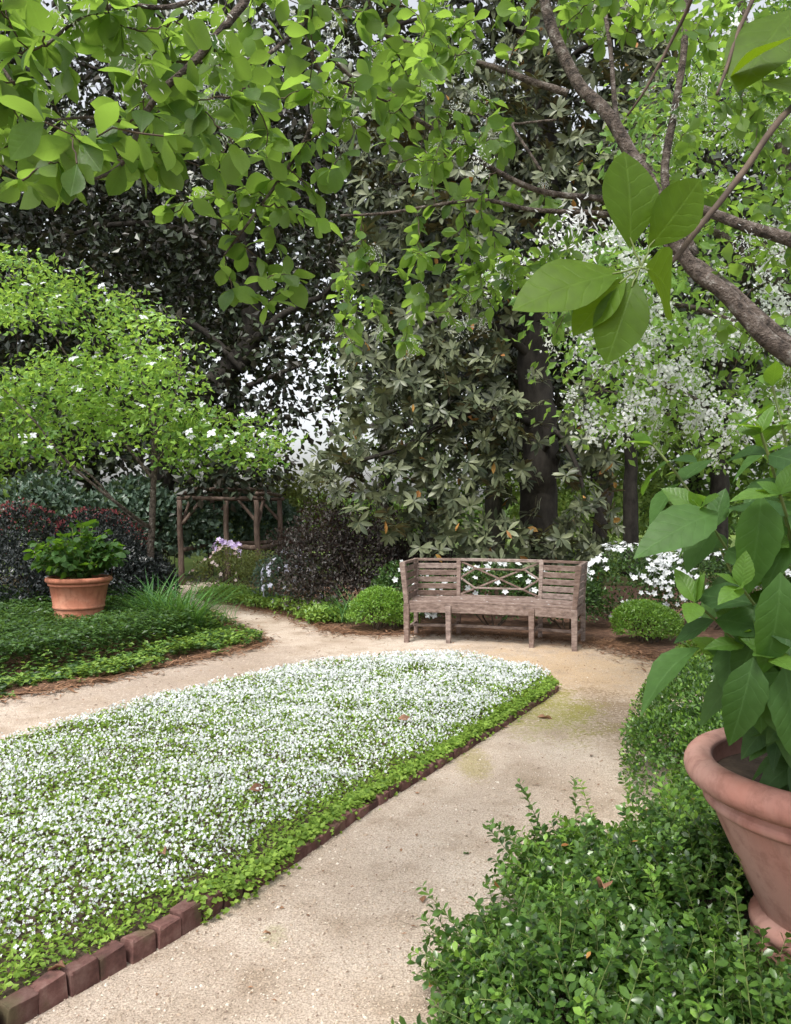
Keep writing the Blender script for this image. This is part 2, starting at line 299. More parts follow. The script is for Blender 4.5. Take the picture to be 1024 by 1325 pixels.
# ------------------------------------------------------------------ geometry helpers
def norm(v):
    v = np.asarray(v, float)
    return v / np.maximum(np.linalg.norm(v, axis=-1, keepdims=True), 1e-9)
class Geo:
    """collects vertices / polygons / uv / lv and links them as one mesh object"""
    def __init__(s): s.V, s.L, s.T, s.U, s.W, s.n = [], [], [], [], [], 0
    def add(s, V, loops, totals, uv=None, lv=None):
        V = np.asarray(V, float).reshape(-1, 3); k = len(V)
        s.V.append(V); s.L.append(np.asarray(loops, np.int64) + s.n); s.T.append(np.asarray(totals, np.int64))
        s.U.append(np.zeros((k, 2)) if uv is None else uv); s.W.append(np.full(k, 0.5) if lv is None else np.broadcast_to(lv, (k,)))
        s.n += k
    def tube(s, pts, rad, sides=6, cap=True, wob=0.0):
        pts = np.asarray(pts, float); n = len(pts); rad = np.broadcast_to(np.asarray(rad, float), (n,))
        tg = np.gradient(pts, axis=0); tg = norm(tg)
        ref = np.array([0.0, 0, 1.0]) if abs(tg[0][2]) < 0.85 else np.array([1.0, 0, 0])
        a = np.arange(sides) * 2 * math.pi / sides
        rings = []
        x = norm(np.cross(ref, tg[0]))
        for i in range(n):
            x = norm(x - tg[i] * np.dot(x, tg[i])); y = np.cross(tg[i], x)
            r = rad[i] * (1 + wob * rng.uniform(-1, 1, sides))
            rings.append(pts[i] + (np.cos(a) * r)[:, None] * x + (np.sin(a) * r)[:, None] * y)
        V = np.concatenate(rings)
        q = []
        for i in range(n - 1):
            for j in range(sides):
                k = (j + 1) % sides
                q.append((i * sides + j, i * sides + k, (i + 1) * sides + k, (i + 1) * sides + j))
        L = list(np.array(q).ravel()); T = [4] * len(q)
        if cap:
            L += list(range(sides))[::-1]; T.append(sides)
            L += list(range((n - 1) * sides, n * sides)); T.append(sides)
        s.add(V, L, T)
    def box(s, c, size, X=(1, 0, 0), Y=(0, 1, 0), Z=(0, 0, 1), taper=1.0):
        c = np.asarray(c, float); X, Y, Z = map(lambda v: np.asarray(v, float), (X, Y, Z)); h = np.asarray(size) / 2
        V = []
        for z in (-1, 1):
            k = 1.0 if z > 0 else taper
            for (x, y) in ((-1, -1), (1, -1), (1, 1), (-1, 1)):
                V.append(c + X * x * h[0] * k + Y * y * h[1] * k + Z * z * h[2])
        s.add(V, [0, 3, 2, 1, 4, 5, 6, 7, 0, 1, 5, 4, 1, 2, 6, 5, 2, 3, 7, 6, 3, 0, 4, 7], [4] * 6)
    def bar(s, a, b, w, h, up=(0, 0, 1)):
        a, b = np.asarray(a, float), np.asarray(b, float)
        d = norm(b - a); side = norm(np.cross(d, up)); u = np.cross(side, d)
        s.box((a + b) / 2, (np.linalg.norm(b - a), w, h), d, side, u)
    def lathe(s, prof, seg=64, c=(0, 0, 0)):
        n = len(prof); a = np.arange(seg) * 2 * math.pi / seg
        V = np.concatenate([np.stack([r * np.cos(a) + c[0], r * np.sin(a) + c[1], np.full(seg, z + c[2])], 1) for r, z in prof])
        q = [(i * seg + j, i * seg + (j + 1) % seg, (i + 1) * seg + (j + 1) % seg, (i + 1) * seg + j) for i in range(n - 1) for j in range(seg)]
        s.add(V, np.array(q).ravel(), [4] * len(q))
    def scatter(s, tpl, P, Yd, Zd, S, lv=None, W=None):
        """place many copies of a template: Yd its long axis, Zd roughly its upper face, S length, W width factor"""
        P = np.asarray(P, float)
        if len(P) == 0: return
        N = len(P); tv, tl, tt, tu = tpl
        y = norm(Yd); x = norm(np.cross(y, Zd)); z = np.cross(x, y)
        S = np.broadcast_to(np.asarray(S, float), (N,)); W = np.ones(N) if W is None else np.broadcast_to(W, (N,))
        k = len(tv)
        V = P[:, None, :] + S[:, None, None] * (tv[None, :, 0, None] * (x * W[:, None])[:, None, :] + tv[None, :, 1, None] * y[:, None, :] + tv[None, :, 2, None] * z[:, None, :])
        L = (tl[None, :] + (np.arange(N) * k)[:, None]).ravel()
        lv = rng.uniform(0, 1, N) if lv is None else np.broadcast_to(lv, (N,))
        s.add(V.reshape(-1, 3), L, np.tile(tt, N), np.tile(tu, (N, 1)), np.repeat(lv, k))
    def mesh(s, name, mat, smooth=False):
        me = bpy.data.meshes.new(name)
        V = np.concatenate(s.V).astype(np.float32); L = np.concatenate(s.L).astype(np.int32); T = np.concatenate(s.T).astype(np.int32)
        me.vertices.add(len(V)); me.vertices.foreach_set('co', V.ravel())
        me.loops.add(len(L)); me.loops.foreach_set('vertex_index', L)
        me.polygons.add(len(T)); st = np.zeros(len(T), np.int32); st[1:] = np.cumsum(T)[:-1]
        me.polygons.foreach_set('loop_start', st)
        try: me.polygons.foreach_set('loop_total', T)
        except Exception: pass
        me.polygons.foreach_set('use_smooth', np.full(len(T), bool(smooth)))
        uvl = me.uv_layers.new(name='UVMap'); U = np.concatenate(s.U).astype(np.float32)
        uvl.data.foreach_set('uv', U[L].ravel())
        at_ = me.attributes.new('lv', 'FLOAT', 'POINT'); at_.data.foreach_set('value', np.concatenate(s.W).astype(np.float32))
        me.materials.append(mat); me.update(calc_edges=True); me.validate()
        return me
    def obj(s, name, mat, parent=None, smooth=False, kind=None):
        return link(name, s.mesh(name, mat, smooth), parent, kind)
def link(name, me, parent=None, kind=None, mw=None):
    o = bpy.data.objects.new(name, me); col.objects.link(o)
    if mw is not None: o.matrix_basis = mw
    if parent is not None:
        o.parent = parent
        if parent.type == 'EMPTY': o.matrix_parent_inverse = Matrix.Translation(-parent.location)
    if kind: o['kind'] = kind
    return o
def tag(o, label, cat, group=None):
    o['label'] = label; o['category'] = cat
    if group: o['group'] = group
    return o
def thing(name, label, cat, loc=(0, 0, 0), group=None):
    o = bpy.data.objects.new(name, None); col.objects.link(o); o.location = tuple(float(v) for v in loc); o.empty_display_size = 0.1
    return tag(o, label, cat, group)

def leaf_tpl(ns, w, prof='ell', fold=0.25, curl=0.15, serr=0.0, stalk=0.0, wave=0.0):
    ys = (np.arange(ns) + 1) / (ns + 1)
    def pf(y):
        if prof == 'ell': return np.sin(math.pi * y) ** 0.75
        if prof == 'obov': return np.sin(math.pi * y ** 1.35) ** 0.7
        if prof == 'ovate': return np.sin(math.pi * y ** 0.7) ** 0.85
        if prof == 'obl': return np.sin(math.pi * y) ** 0.5
        if prof == 'strap': return np.minimum(1, (1 - y) * 2.5) * (0.6 + 0.4 * y)
    V, U = [(0, 0, 0)], [(0.5, 0)]
    off = stalk
    sc = 1 - stalk
    if stalk:
        V[0] = (0, 0, 0)
    for i, y in enumerate(ys):
        h = w * float(pf(y)) * (1 + (serr if i % 2 else -serr))
        yy = off + sc * y; z = -curl * yy * yy
        wz = wave * math.sin(y * 9.0)
        V += [(-h, yy, z + fold * h + wz * h), (0, yy, z), (h, yy, z + fold * h - wz * h)]
        U += [(0.5 - h, y), (0.5, y), (0.5 + h, y)]
    V.append((0, 1, -curl)); U.append((0.5, 1))
    L, T = [], []
    def f(*a): L.extend(a); T.append(len(a))
    f(0, 3, 2); f(0, 2, 1)
    for i in range(ns - 1):
        a = 1 + 3 * i; b = a + 3
        f(a + 1, a + 2, b + 2, b + 1); f(a, a + 1, b + 1, b)
    a = 1 + 3 * (ns - 1); tip = len(V) - 1
    f(a + 1, a + 2, tip); f(a, a + 1, tip)
    return np.array(V, float), np.array(L), np.array(T), np.array(U, float)
LT = {
 'tiny': leaf_tpl(1, 0.28, 'ell', 0.3, 0.1),
 'oval': leaf_tpl(2, 0.27, 'ell', 0.25, 0.2),
 'fringe': leaf_tpl(5, 0.31, 'obov', 0.22, 0.22, stalk=0.1, wave=0.05),
 'fringe2': leaf_tpl(5, 0.33, 'ell', 0.12, 0.35, stalk=0.1, wave=0.08),
 'fringe3': leaf_tpl(5, 0.28, 'obov', 0.35, 0.05, stalk=0.1, wave=0.06),
 'near': leaf_tpl(8, 0.29, 'ell', 0.14, 0.22, stalk=0.06, wave=0.06),
 'mag': leaf_tpl(3, 0.16, 'ell', 0.2, 0.18, stalk=0.1),
 'box': leaf_tpl(2, 0.3, 'obov', 0.2, 0.12),
 'hyd': leaf_tpl(11, 0.26, 'ovate', 0.16, 0.3, 0.03, 0.08, 0.05),
 'hyd2': leaf_tpl(11, 0.23, 'ovate', 0.35, 0.5, 0.03, 0.08, 0.08),
 'hyd3': leaf_tpl(11, 0.28, 'ovate', 0.2, 0.12, 0.03, 0.08, 0.1),
 'round': leaf_tpl(2, 0.4, 'ovate', 0.15, 0.2),
 'strap': leaf_tpl(6, 0.012, 'strap', 0.3, 0.6),
 'crisp': leaf_tpl(6, 0.24, 'ell', 0.75, 0.55, stalk=0.12, wave=0.35),
 'needle': leaf_tpl(1, 0.012, 'ell', 0.0, 0.05),
 'petal': leaf_tpl(1, 0.16, 'obl', 0.2, 0.3),
}
LT['rh'] = (np.array([(0, 0, 0), (0.3, 0.52, 0.07), (0, 1, -0.1), (-0.3, 0.52, 0.07)], float), np.array([0, 1, 2, 0, 2, 3]), np.array([3, 3]), np.array([(0.5, 0), (0.8, 0.5), (0.5, 1), (0.2, 0.5)], float))
LT['floret'] = (np.array([(0, 0, 0), (0.42, 0.6, 0.08), (0, 1, -0.15), (-0.42, 0.6, 0.08)], float),) + LT['rh'][1:]
def flower_tpl(petals, w, lift=0.35, prof='obl', ns=1, up=None):
    """a little flower, diameter about 1 in its own XY plane"""
    V, L, T, U = [], [], [], []
    pv, pl, pt, pu = leaf_tpl(ns, w, prof, 0.2, 0.25) if ns else LT['floret']
    for k in range(petals):
        a = 2 * math.pi * k / petals
        x, y, z = pv[:, 0] * 0.5, pv[:, 1] * 0.5, pv[:, 2] * 0.5 + lift * pv[:, 1] * 0.5
        q = np.stack([x * math.cos(a) - y * math.sin(a), x * math.sin(a) + y * math.cos(a), z], 1)
        L.extend(list(pl + sum(map(len, V)))); T.extend(list(pt)); V.append(q); U.append(pu)
    return np.concatenate(V), np.array(L), np.array(T), np.concatenate(U)
FT = {'mazus': flower_tpl(4, 0.42, 0.15, ns=0), 'azalea': flower_tpl(5, 0.34, 0.55, 'ell', 2), 'dogwood': flower_tpl(4, 0.38, 0.2, 'obov', 2)}

def rvec(n): return norm(rng.normal(size=(n, 3)))
def lump(P, f, seed=0):
    """smooth pseudo-noise in -1..1"""
    r = np.random.default_rng(seed); P = np.asarray(P, float); s = 0
    for k in range(5):
        d = r.normal(size=3); d /= np.linalg.norm(d); ph = r.uniform(0, 6.28, 2)
        ff = f * (0.7 + 0.5 * k)
        s = s + np.sin(P @ d * ff + ph[0] + 1.3 * np.sin(P @ np.roll(d, 1) * ff * 0.6 + ph[1])) / (1 + 0.5 * k)
    return s / 2.2
def inpoly(P, poly):
    x, y = P[:, 0], P[:, 1]; r = np.zeros(len(P), bool); n = len(poly)
    for i in range(n):
        x0, y0 = poly[i]; x1, y1 = poly[(i + 1) % n]
        c = ((y0 > y) != (y1 > y)) & (x < (x1 - x0) * (y - y0) / ((y1 - y0) if y1 != y0 else 1e-9) + x0)
        r ^= c
    return r
def smooth_poly(pts, n=8, closed=True):
    pts = np.asarray(pts, float); m = len(pts); out = []
    rngi = range(m if closed else m - 1)
    for i in rngi:
        g = (lambda k: pts[k % m]) if closed else (lambda k: pts[min(max(k, 0), m - 1)])
        p0, p1, p2, p3 = g(i - 1), g(i), g(i + 1), g(i + 2)
        for k in range(n):
            t = k / n
            out.append(0.5 * ((2 * p1) + (-p0 + p2) * t + (2 * p0 - 5 * p1 + 4 * p2 - p3) * t * t + (-p0 + 3 * p1 - 3 * p2 + p3) * t ** 3))
    if not closed: out.append(pts[-1])
    return np.array(out)
def poly_dist(P, line):
    """distance from each xy to a polyline"""
    d = np.full(len(P), 1e9)
    for a, b in zip(line[:-1], line[1:]):
        ab = b - a; t = np.clip(((P[:, :2] - a) @ ab) / max(ab @ ab, 1e-9), 0, 1)
        d = np.minimum(d, np.linalg.norm(P[:, :2] - (a + t[:, None] * ab), axis=1))
    return d
def sheet(name, poly, z, mat, skirt=0.0, kind='structure'):
    bm = bmesh.new(); vs_ = [bm.verts.new((p[0], p[1], z)) for p in poly]
    f = bm.faces.new(vs_)
    if f.normal.z < 0 or f.calc_area() and (f.normal_update() or f.normal.z < 0): f.normal_flip()
    if skirt:
        lo = [bm.verts.new((p[0], p[1], z - skirt)) for p in poly]
        for i in range(len(poly)):
            j = (i + 1) % len(poly); bm.faces.new((vs_[i], vs_[j], lo[j], lo[i]))
    bmesh.ops.triangulate(bm, faces=[f])
    bmesh.ops.recalc_face_normals(bm, faces=bm.faces) if skirt else None
    me = bpy.data.meshes.new(name); bm.to_mesh(me); bm.free(); me.materials.append(mat)
    return link(name, me, None, kind)
def sample_poly(poly, n):
    poly = np.asarray(poly); lo, hi = poly.min(0), poly.max(0); out = []
    tot = 0
    while tot < n:
        P = rng.uniform(lo, hi, (n * 2, 2)); P = P[inpoly(P, poly)]; out.append(P); tot += len(P)
    return np.concatenate(out)[:n]
def topix(P):
    P = np.asarray(P, float); Y = np.maximum(P[:, 1], 0.05)
    return np.stack([512 + P[:, 0] / Y * F, HOR + (EYE - P[:, 2]) / Y * F], 1)

def leaf_objects(parent, tpls, mat, P, Yd, Zd, S, limit=300, name='leaf', variants=5, rest='foliage', smooth=True, Wd=None):
    """the leaves that show largest become parts of their own (sharing meshes); the rest one joined part"""
    P = np.asarray(P, float); N = len(P)
    pix = topix(P); vis = (pix[:, 0] > -40) & (pix[:, 0] < 1064) & (pix[:, 1] > -40) & (pix[:, 1] < 1365) & (P[:, 1] > 0.2)
    score = np.where(vis, S / np.maximum(np.linalg.norm(P - np.array([0, 0, EYE]), axis=1), 0.1), -1)
    order = np.argsort(-score); big = [i for i in order[:limit] if score[i] > 0]
    meshes = []
    for k, tp in enumerate(tpls):
        for v in range(variants):
            g = Geo(); g.add(tp[0], tp[1], tp[2], tp[3], (v + 0.5) / variants); meshes.append(g.mesh(name, mat, smooth))
    y = norm(Yd); x = norm(np.cross(y, Zd)); z = np.cross(x, y)
    for i in big:
        m4 = Matrix(((x[i][0], y[i][0], z[i][0], P[i][0]), (x[i][1], y[i][1], z[i][1], P[i][1]), (x[i][2], y[i][2], z[i][2], P[i][2]), (0, 0, 0, 1))) @ Matrix.Scale(float(S[i]), 4)
        link(name, meshes[rng.integers(len(meshes))], parent, None, m4)
    others = np.setdiff1d(np.arange(N), big)
    if len(others):
        g = Geo(); ch = rng.integers(0, len(tpls), len(others))
        for k, tp in enumerate(tpls):
            o = others[ch == k]; g.scatter(tp, P[o], y[o], z[o], S[o])
        g.obj(rest, mat, parent, smooth, 'stuff')

class Tree:
    """limbs drawn by hand, branchlets grown from the nearest wood to each target"""
    def __init__(s, root, bark, twig):
        s.root, s.bark, s.twig = root, bark, twig; s.N, s.R, s.D = [], [], []; s.g = Geo()
    def limb(s, pts, r0, r1, name='limb', sides=10, wob=0.06, n=6, obj=True, knots=0.25):
        p = smooth_poly(np.asarray(pts, float), n, False)
        if knots: p = p + np.stack([lump(p, 9, 11 + k) for k in range(3)], 1) * r0 * knots
        r = np.linspace(r0, r1, len(p)) if np.ndim(r1) == 0 else np.interp(np.linspace(0, len(r1) - 1, len(p)), np.arange(len(r1)), r1)
        if obj:
            g = Geo(); g.tube(p, r, sides, True, wob); g.obj(name, s.bark, s.root, True)
        else: s.g.tube(p, r, sides, True, wob)
        s.note(p, r); return p
    def note(s, p, r):
        d = norm(np.gradient(p, axis=0)); s.N += list(p); s.R += list(r); s.D += list(d)
    def grow(s, target, r1=0.002, up=0.12, n=8, rmax=0.02, thick=0.008, sides=5, wig=0.03):
        N = np.array(s.N); dist = np.linalg.norm(N - target, axis=1); i = int(np.argmin(dist)); d = dist[i]
        if d < 0.02: return None
        p0, t0, r0 = N[i], s.D[i], min(s.R[i] * 0.75, r1 + thick * d, rmax)
        aim = norm(target - p0)
        a = p0 + (0.5 * t0 + 0.6 * aim) * d * 0.3 + np.array([0, 0, up * d]); b = target - aim * d * 0.3 + np.array([0, 0, up * d])
        t = np.linspace(0, 1, n)[:, None]
        p = (1 - t) ** 3 * p0 + 3 * (1 - t) ** 2 * t * a + 3 * (1 - t) * t * t * b + t ** 3 * target
        p[1:-1] += rng.normal(size=(n - 2, 3)) * d * wig
        r = np.linspace(r0, r1, n); s.g.tube(p, r, sides, False); s.note(p[2:], r[2:])
        return p
    def done(s, name='twigs'):
        if s.g.n: s.g.obj(name, s.twig, s.root, True, 'stuff')
def leaves_on(p, spacing, start, droop, size, jit=0.25):
    """opposite leaves down a branchlet: positions, axes, faces, sizes"""
    seg = np.linalg.norm(np.diff(p, axis=0), axis=1); L = seg.sum(); cum = np.concatenate([[0], np.cumsum(seg)])
    out = []
    s0 = max(0.0, L - start); k = max(1, int((L - s0) / spacing))
    ang = rng.uniform(0, 6.28)
    for q in range(k + 1):
        s_ = s0 + (L - s0) * (q / max(k, 1)); pt = np.array([np.interp(s_, cum, p[:, c]) for c in range(3)])
        i = min(np.searchsorted(cum, s_), len(p) - 1); tg = norm(p[i] - p[max(i - 1, 0)])
        side = norm(np.cross(tg, rng.normal(size=3)) if q % 2 else np.cross(tg, np.array([0, 0, 1.0])))
        for sg in ((-1, 1) if q < k else (-1, 0, 1)):
            d = tg * (0.55 if sg else 1.0) + side * sg * 0.8 + np.array([0, 0, -droop]) + rng.normal(size=3) * jit
            z = np.array([0, 0, 0.8]) + rng.normal(size=3) * 0.55
            out.append((pt, norm(d), norm(z), size * rng.uniform(0.5, 1.2)))
    return out
def unpack(o): return [np.array([q[i] for q in o]) for i in range(4)]
def ell_points(n, c, r, inner=0.0, power=0.5, floor=None):
    d = rvec(n); k = rng.uniform(inner ** 3, 1, n) ** (1 / 3) if power is None else inner + (1 - inner) * rng.uniform(0, 1, n) ** power
    P = np.asarray(c) + d * k[:, None] * np.asarray(r)
    if floor is not None: P[:, 2] = np.maximum(P[:, 2], floor + rng.uniform(0, 0.1, n))
    return P, d
def clump_leaves(C, per, sig, size, flat=0.6, out=0.6, up=0.4, jit=0.5, hang=0.0):
    """leaf sprays around clump centres"""
    C = np.asarray(C); n = len(C); k = rng.poisson(per, n).clip(3); idx = np.repeat(np.arange(n), k)
    off = rng.normal(size=(len(idx), 3)) * np.array([sig, sig, sig * flat])
    P = C[idx] + off
    D = norm(norm(off) * out + rng.normal(size=off.shape) * jit + np.array([0, 0, -hang]))
    Z = norm(np.array([0, 0, up]) + norm(off) * 0.3 + rng.normal(size=off.shape) * 0.5)
    return P, D, Z, size * rng.uniform(0.65, 1.25, len(P))

def bough_lv(P, f, seed, amp=0.45):
    """lighter and darker boughs: light and dark drifts painted into the leaf colour for depth"""
    return np.clip(0.45 + amp * lump(P, f, seed) + rng.normal(size=len(P)) * 0.18, 0, 1)
# ------------------------------------------------------------------ the setting: ground, walk, mulch
sheet('ground', [(-300, -300), (300, -300), (300, 300), (-300, 300)], 0.0, M['ground'])
def jag(poly, amp, f=9, seed=3):
    poly = np.asarray(poly); P3 = np.c_[poly, np.zeros(len(poly))]
    return poly + np.stack([lump(P3, f, seed), lump(P3, f, seed + 1)], 1) * amp
PATH = jag(smooth_poly([(0.1, -2), (0.2, 1.0), (0.7, 2.2), (1.25, 3.2), (1.55, 4.2), (2.0, 5.2), (2.5, 6.2), (2.7, 7.0), (2.5, 7.8), (2.25, 8.55), (1.6, 9.0), (0.7, 9.3),
    (-0.65, 9.35), (-1.36, 10.6), (-2.35, 11.8), (-3.1, 12.6), (-3.45, 14), (-3.5, 18), (-4.4, 18), (-4.3, 14), (-3.6, 12.3), (-2.7, 11.2), (-2.0, 9.9), (-1.62, 8.8), (-1.75, 8.15), (-2.47, 7.0), (-3.1, 6.1), (-5.5, 3.0), (-7, 0), (-7, -2)], 6), 0.035)
sheet('path', PATH, 0.006, M['path'])
sheet('mulch_bed', jag(smooth_poly([(2.9, 6.6), (2.75, 7.2), (2.5, 8.0), (2.2, 8.5), (1.55, 8.93), (0.7, 9.22), (-0.62, 9.27), (-1.3, 10.5), (-2.3, 11.7), (-3.0, 12.5), (-2.6, 14.5), (1, 15), (6, 14), (7, 9), (5, 6.5)], 6), 0.04, seed=9), 0.014, M['mulch'])
LEFTBED = smooth_poly([(-1.5, 8.75), (-1.62, 8.2), (-2.35, 7.05), (-3.0, 6.2), (-5.4, 3.2), (-9, 3), (-9, 14), (-4.6, 14), (-3.75, 12.4), (-2.85, 11.3), (-2.1, 10)], 6)
sheet('mulch_bed', jag(LEFTBED, 0.05, seed=5), 0.016, M['mulch'])
sheet('lawn', [(-60, 17), (60, 17), (60, 120), (-60, 120)], 0.01, M['lawn'])
RIGHTBED = smooth_poly([(0.25, -1), (0.3, 1.0), (0.62, 2.2), (1.2, 3.1), (1.6, 4.2), (1.95, 5.2), (2.45, 6.2), (2.8, 6.8), (6, 6.4), (6, -1)], 5)
sheet('soil', jag(RIGHTBED, 0.03, seed=15), 0.018, M['soil'])

# pine straw and mulch chips along the bed edges
g = Geo()
for line, n, w in ((smooth_poly([(-5.0, 3.9), (-3.0, 6.15), (-2.4, 7.0), (-1.62, 8.2), (-1.55, 8.8), (-2.05, 9.9), (-2.8, 11.2)], 8, False), 3000, 0.09),
                   (smooth_poly([(2.75, 7.1), (2.5, 7.9), (2.2, 8.5), (1.55, 8.95), (0.7, 9.22), (-0.6, 9.3), (-1.3, 10.5), (-2.3, 11.7)], 8, False), 4200, 0.15)):
    s_ = rng.uniform(0, len(line) - 1.001, n); i = s_.astype(int); fr = (s_ - i)[:, None]
    P = line[i] * (1 - fr) + line[i + 1] * fr + rng.normal(size=(n, 2)) * w
    ang = rng.uniform(0, 6.28, n)
    g.scatter(LT['needle'], np.c_[P, rng.uniform(0.018, 0.035, n)], np.c_[np.cos(ang), np.sin(ang), rng.normal(size=n) * 0.12], np.tile([0, 0, 1.0], (n, 1)), rng.uniform(0.06, 0.16, n), W=rng.uniform(2.5, 7, n))
o = g.obj('pine_straw', M['straw'], None, False, 'stuff'); o['label'] = 'reddish brown pine straw along the bed edges'

# loose grit on the walk
n = 105000
P = sample_poly(PATH, n * 3); P = P[(P[:, 1] > 1.9) & (P[:, 1] < 8.5) & (np.abs(P[:, 0] / np.maximum(P[:, 1], 0.1)) < 0.62)]
P = P[rng.uniform(0, 1, len(P)) < np.clip((2.6 / P[:, 1]) ** 1.7, 0, 1)]
oc = np.array([(1, 0, 0), (-1, 0, 0), (0, 1, 0), (0, -1, 0), (0, 0, 0.7), (0, 0, -0.7)], float)
octa = (oc, np.array([0, 2, 4, 2, 1, 4, 1, 3, 4, 3, 0, 4]), np.array([3] * 4), np.zeros((6, 2)))
g = Geo(); g.scatter(octa, np.c_[P, np.full(len(P), 0.0075)], rvec(len(P)) * np.array([1, 1, 0.2]), np.tile([0, 0, 1.0], (len(P), 1)) + rvec(len(P)) * 0.3, rng.gamma(2.0, 0.001, len(P)) + 0.0012, W=rng.uniform(0.7, 1.4, len(P)))
o = g.obj('gravel', M['pebble'], None, False, 'stuff'); o['label'] = 'fine loose grit scattered over the sandy walk'

# bits of leaf, bark and twig dropped on the walk
P = sample_poly(PATH, 3200); P = P[(P[:, 1] > 1.9) & (np.abs(P[:, 0] / np.maximum(P[:, 1], 0.1)) < 0.6)]; n = len(P)
a = rng.uniform(0, 6.28, n); g = Geo()
g.scatter(LT['tiny'], np.c_[P, np.full(n, 0.011)], np.c_[np.cos(a), np.sin(a), rng.normal(size=n) * 0.15], np.tile([0, 0, 1.0], (n, 1)) + rvec(n) * 0.4, rng.gamma(2, 0.007, n) + 0.006, W=rng.uniform(0.15, 1.0, n))
o = g.obj('leaf_litter', M['straw'], None, False, 'stuff'); o['label'] = 'small brown bits of leaf and twig on the walk'

# ------------------------------------------------------------------ the carpet of white flowers and its brick edging
NEAR = np.array([(-1.75, 1.35), (-1.36, 1.95), (-1.10, 2.345), (-0.83, 2.72), (-0.56, 3.17), (-0.2, 3.85), (0.19, 4.52), (0.7, 5.4), (1.15, 6.2), (1.3, 6.5)])
FAR = np.array([(1.31, 6.75), (1.12, 7.1), (0.7, 7.42), (0.1, 7.5), (-0.5, 7.25), (-1.0, 6.85), (-1.7, 6.0), (-2.5, 4.75), (-3.3, 3.4), (-4.0, 2.0), (-3.4, 1.0)])
nearline = smooth_poly(NEAR, 10, False)
BED = np.concatenate([nearline, smooth_poly(FAR, 8, False)])
inner = BED.copy()
sheet('bed_soil', inner, 0.05, M['soil'], 0.06)
edge = thing('brick_edging', 'row of old red bricks set on end edging the white flower bed', 'edging', (nearline[30][0], nearline[30][1], 0))
bricks = []
for k in range(5):
    bm = bmesh.new(); bmesh.ops.create_cube(bm, size=1)
    for v in bm.verts:
        v.co.x *= 0.098 + rng.uniform(-0.004, 0.004); v.co.y *= 0.062; v.co.z *= 0.19
        v.co += Vector(rng.uniform(-0.004, 0.004, 3))
    bmesh.ops.bevel(bm, geom=list(bm.edges), offset=0.008, segments=2, affect='EDGES', profile=0.6)
    for v in bm.verts: v.co += Vector(rng.normal(size=3) * 0.0012)
    me = bpy.data.meshes.new('brick'); bm.to_mesh(me); bm.free(); me.materials.append(M['brick'])
    for p in me.polygons: p.use_smooth = False
    bricks.append(me)
cum = np.concatenate([[0], np.cumsum(np.linalg.norm(np.diff(nearline, axis=0), axis=1))])
s_ = 0.0
while s_ < cum[-1] - 0.02:
    x, y = np.interp(s_, cum, nearline[:, 0]), np.interp(s_, cum, nearline[:, 1])
    x2, y2 = np.interp(s_ + 0.05, cum, nearline[:, 0]), np.interp(s_ + 0.05, cum, nearline[:, 1])
    a = math.atan2(y2 - y, x2 - x)
    nx, ny = math.sin(a), -math.cos(a)
    z = -0.012 + rng.uniform(-0.012, 0.01) - 0.03 * (s_ > 1.95) - 0.01 * (s_ > 3)
    m4 = Matrix.Translation((x + nx * 0.028, y + ny * 0.028, z)) @ Matrix.Rotation(a + rng.normal() * 0.035, 4, 'Z') @ Matrix.Rotation(rng.normal() * 0.04, 4, 'X') @ Matrix.Rotation(rng.normal() * 0.05, 4, 'Y')
    link('brick', bricks[rng.integers(5)], edge, None, m4)
    s_ += 0.102 + rng.uniform(0, 0.005)

# leaves of the carpet
allb = np.vstack([BED, BED[:1]])
def ctop(P): 
    d = poly_dist(P, nearline); P3 = np.c_[P[:, :2], np.zeros(len(P))]
    return 0.085 + 0.022 * lump(P3, 3.0, 2) + 0.015 * lump(P3, 9, 4) + 0.015 * np.clip(d - 0.1, 0, 0.4)
n = 110000
P = sample_poly(BED, n); keep = (np.abs(P[:, 0] / np.maximum(P[:, 1], 0.1)) < 0.72) & (P[:, 1] > 1.5)
P = P[keep]; P = P[rng.uniform(0, 1, len(P)) < np.clip((4.0 / P[:, 1]) ** 0.8, 0, 1)]
n = len(P); H = ctop(P)
z = 0.045 + (H - 0.045) * rng.uniform(0, 1, n) ** 0.7
g = Geo()
D = np.c_[rng.normal(size=(n, 2)), rng.uniform(0.1, 0.9, n)]
g.scatter(LT['tiny'], np.c_[P, z], D, np.tile([0, 0, 1.0], (n, 1)) + rvec(n) * 0.5, rng.uniform(0.013, 0.03, n) * np.clip(P[:, 1] / 4.5, 1, 1.35), W=1.15)
# trailing runners over the bricks
m = 6500
q = cum[-1] * rng.uniform(0.22, 1, m) ** 0.8; q = q[(lump(np.c_[q, q * 0, q * 0], 5.5, 8) > 0.1) | (q > 1.9)]; q = q[q > 1.3]
m = len(q); off = rng.normal(size=m) * 0.026 + 0.004; off = np.where(lump(np.c_[q, q * 0, q * 0], 2.6, 18) > 0.35, off + 0.03, off)
i = np.clip(np.searchsorted(cum, q) - 1, 0, len(nearline) - 2); tg = norm(nearline[i + 1] - nearline[i])
x = np.interp(q, cum, nearline[:, 0]) + tg[:, 1] * off; y = np.interp(q, cum, nearline[:, 1]) - tg[:, 0] * off
zz = np.where(off > 0.055, rng.uniform(0.01, 0.09, m), rng.uniform(0.07, 0.105, m)) - 0.025 * (q > 1.95)
g.scatter(LT['tiny'], np.c_[x, y, zz], np.c_[rng.normal(size=(m, 2)), rng.uniform(-0.5, 0.5, m)], np.tile([0.2, -0.4, 1.0], (m, 1)) + rvec(m) * 0.5, rng.uniform(0.016, 0.032, m), W=1.4)
o = g.obj('flower_carpet_leaves', M['mazus'], None, False, 'stuff'); o['label'] = 'low bright green ground cover leaves of the white flower bed'
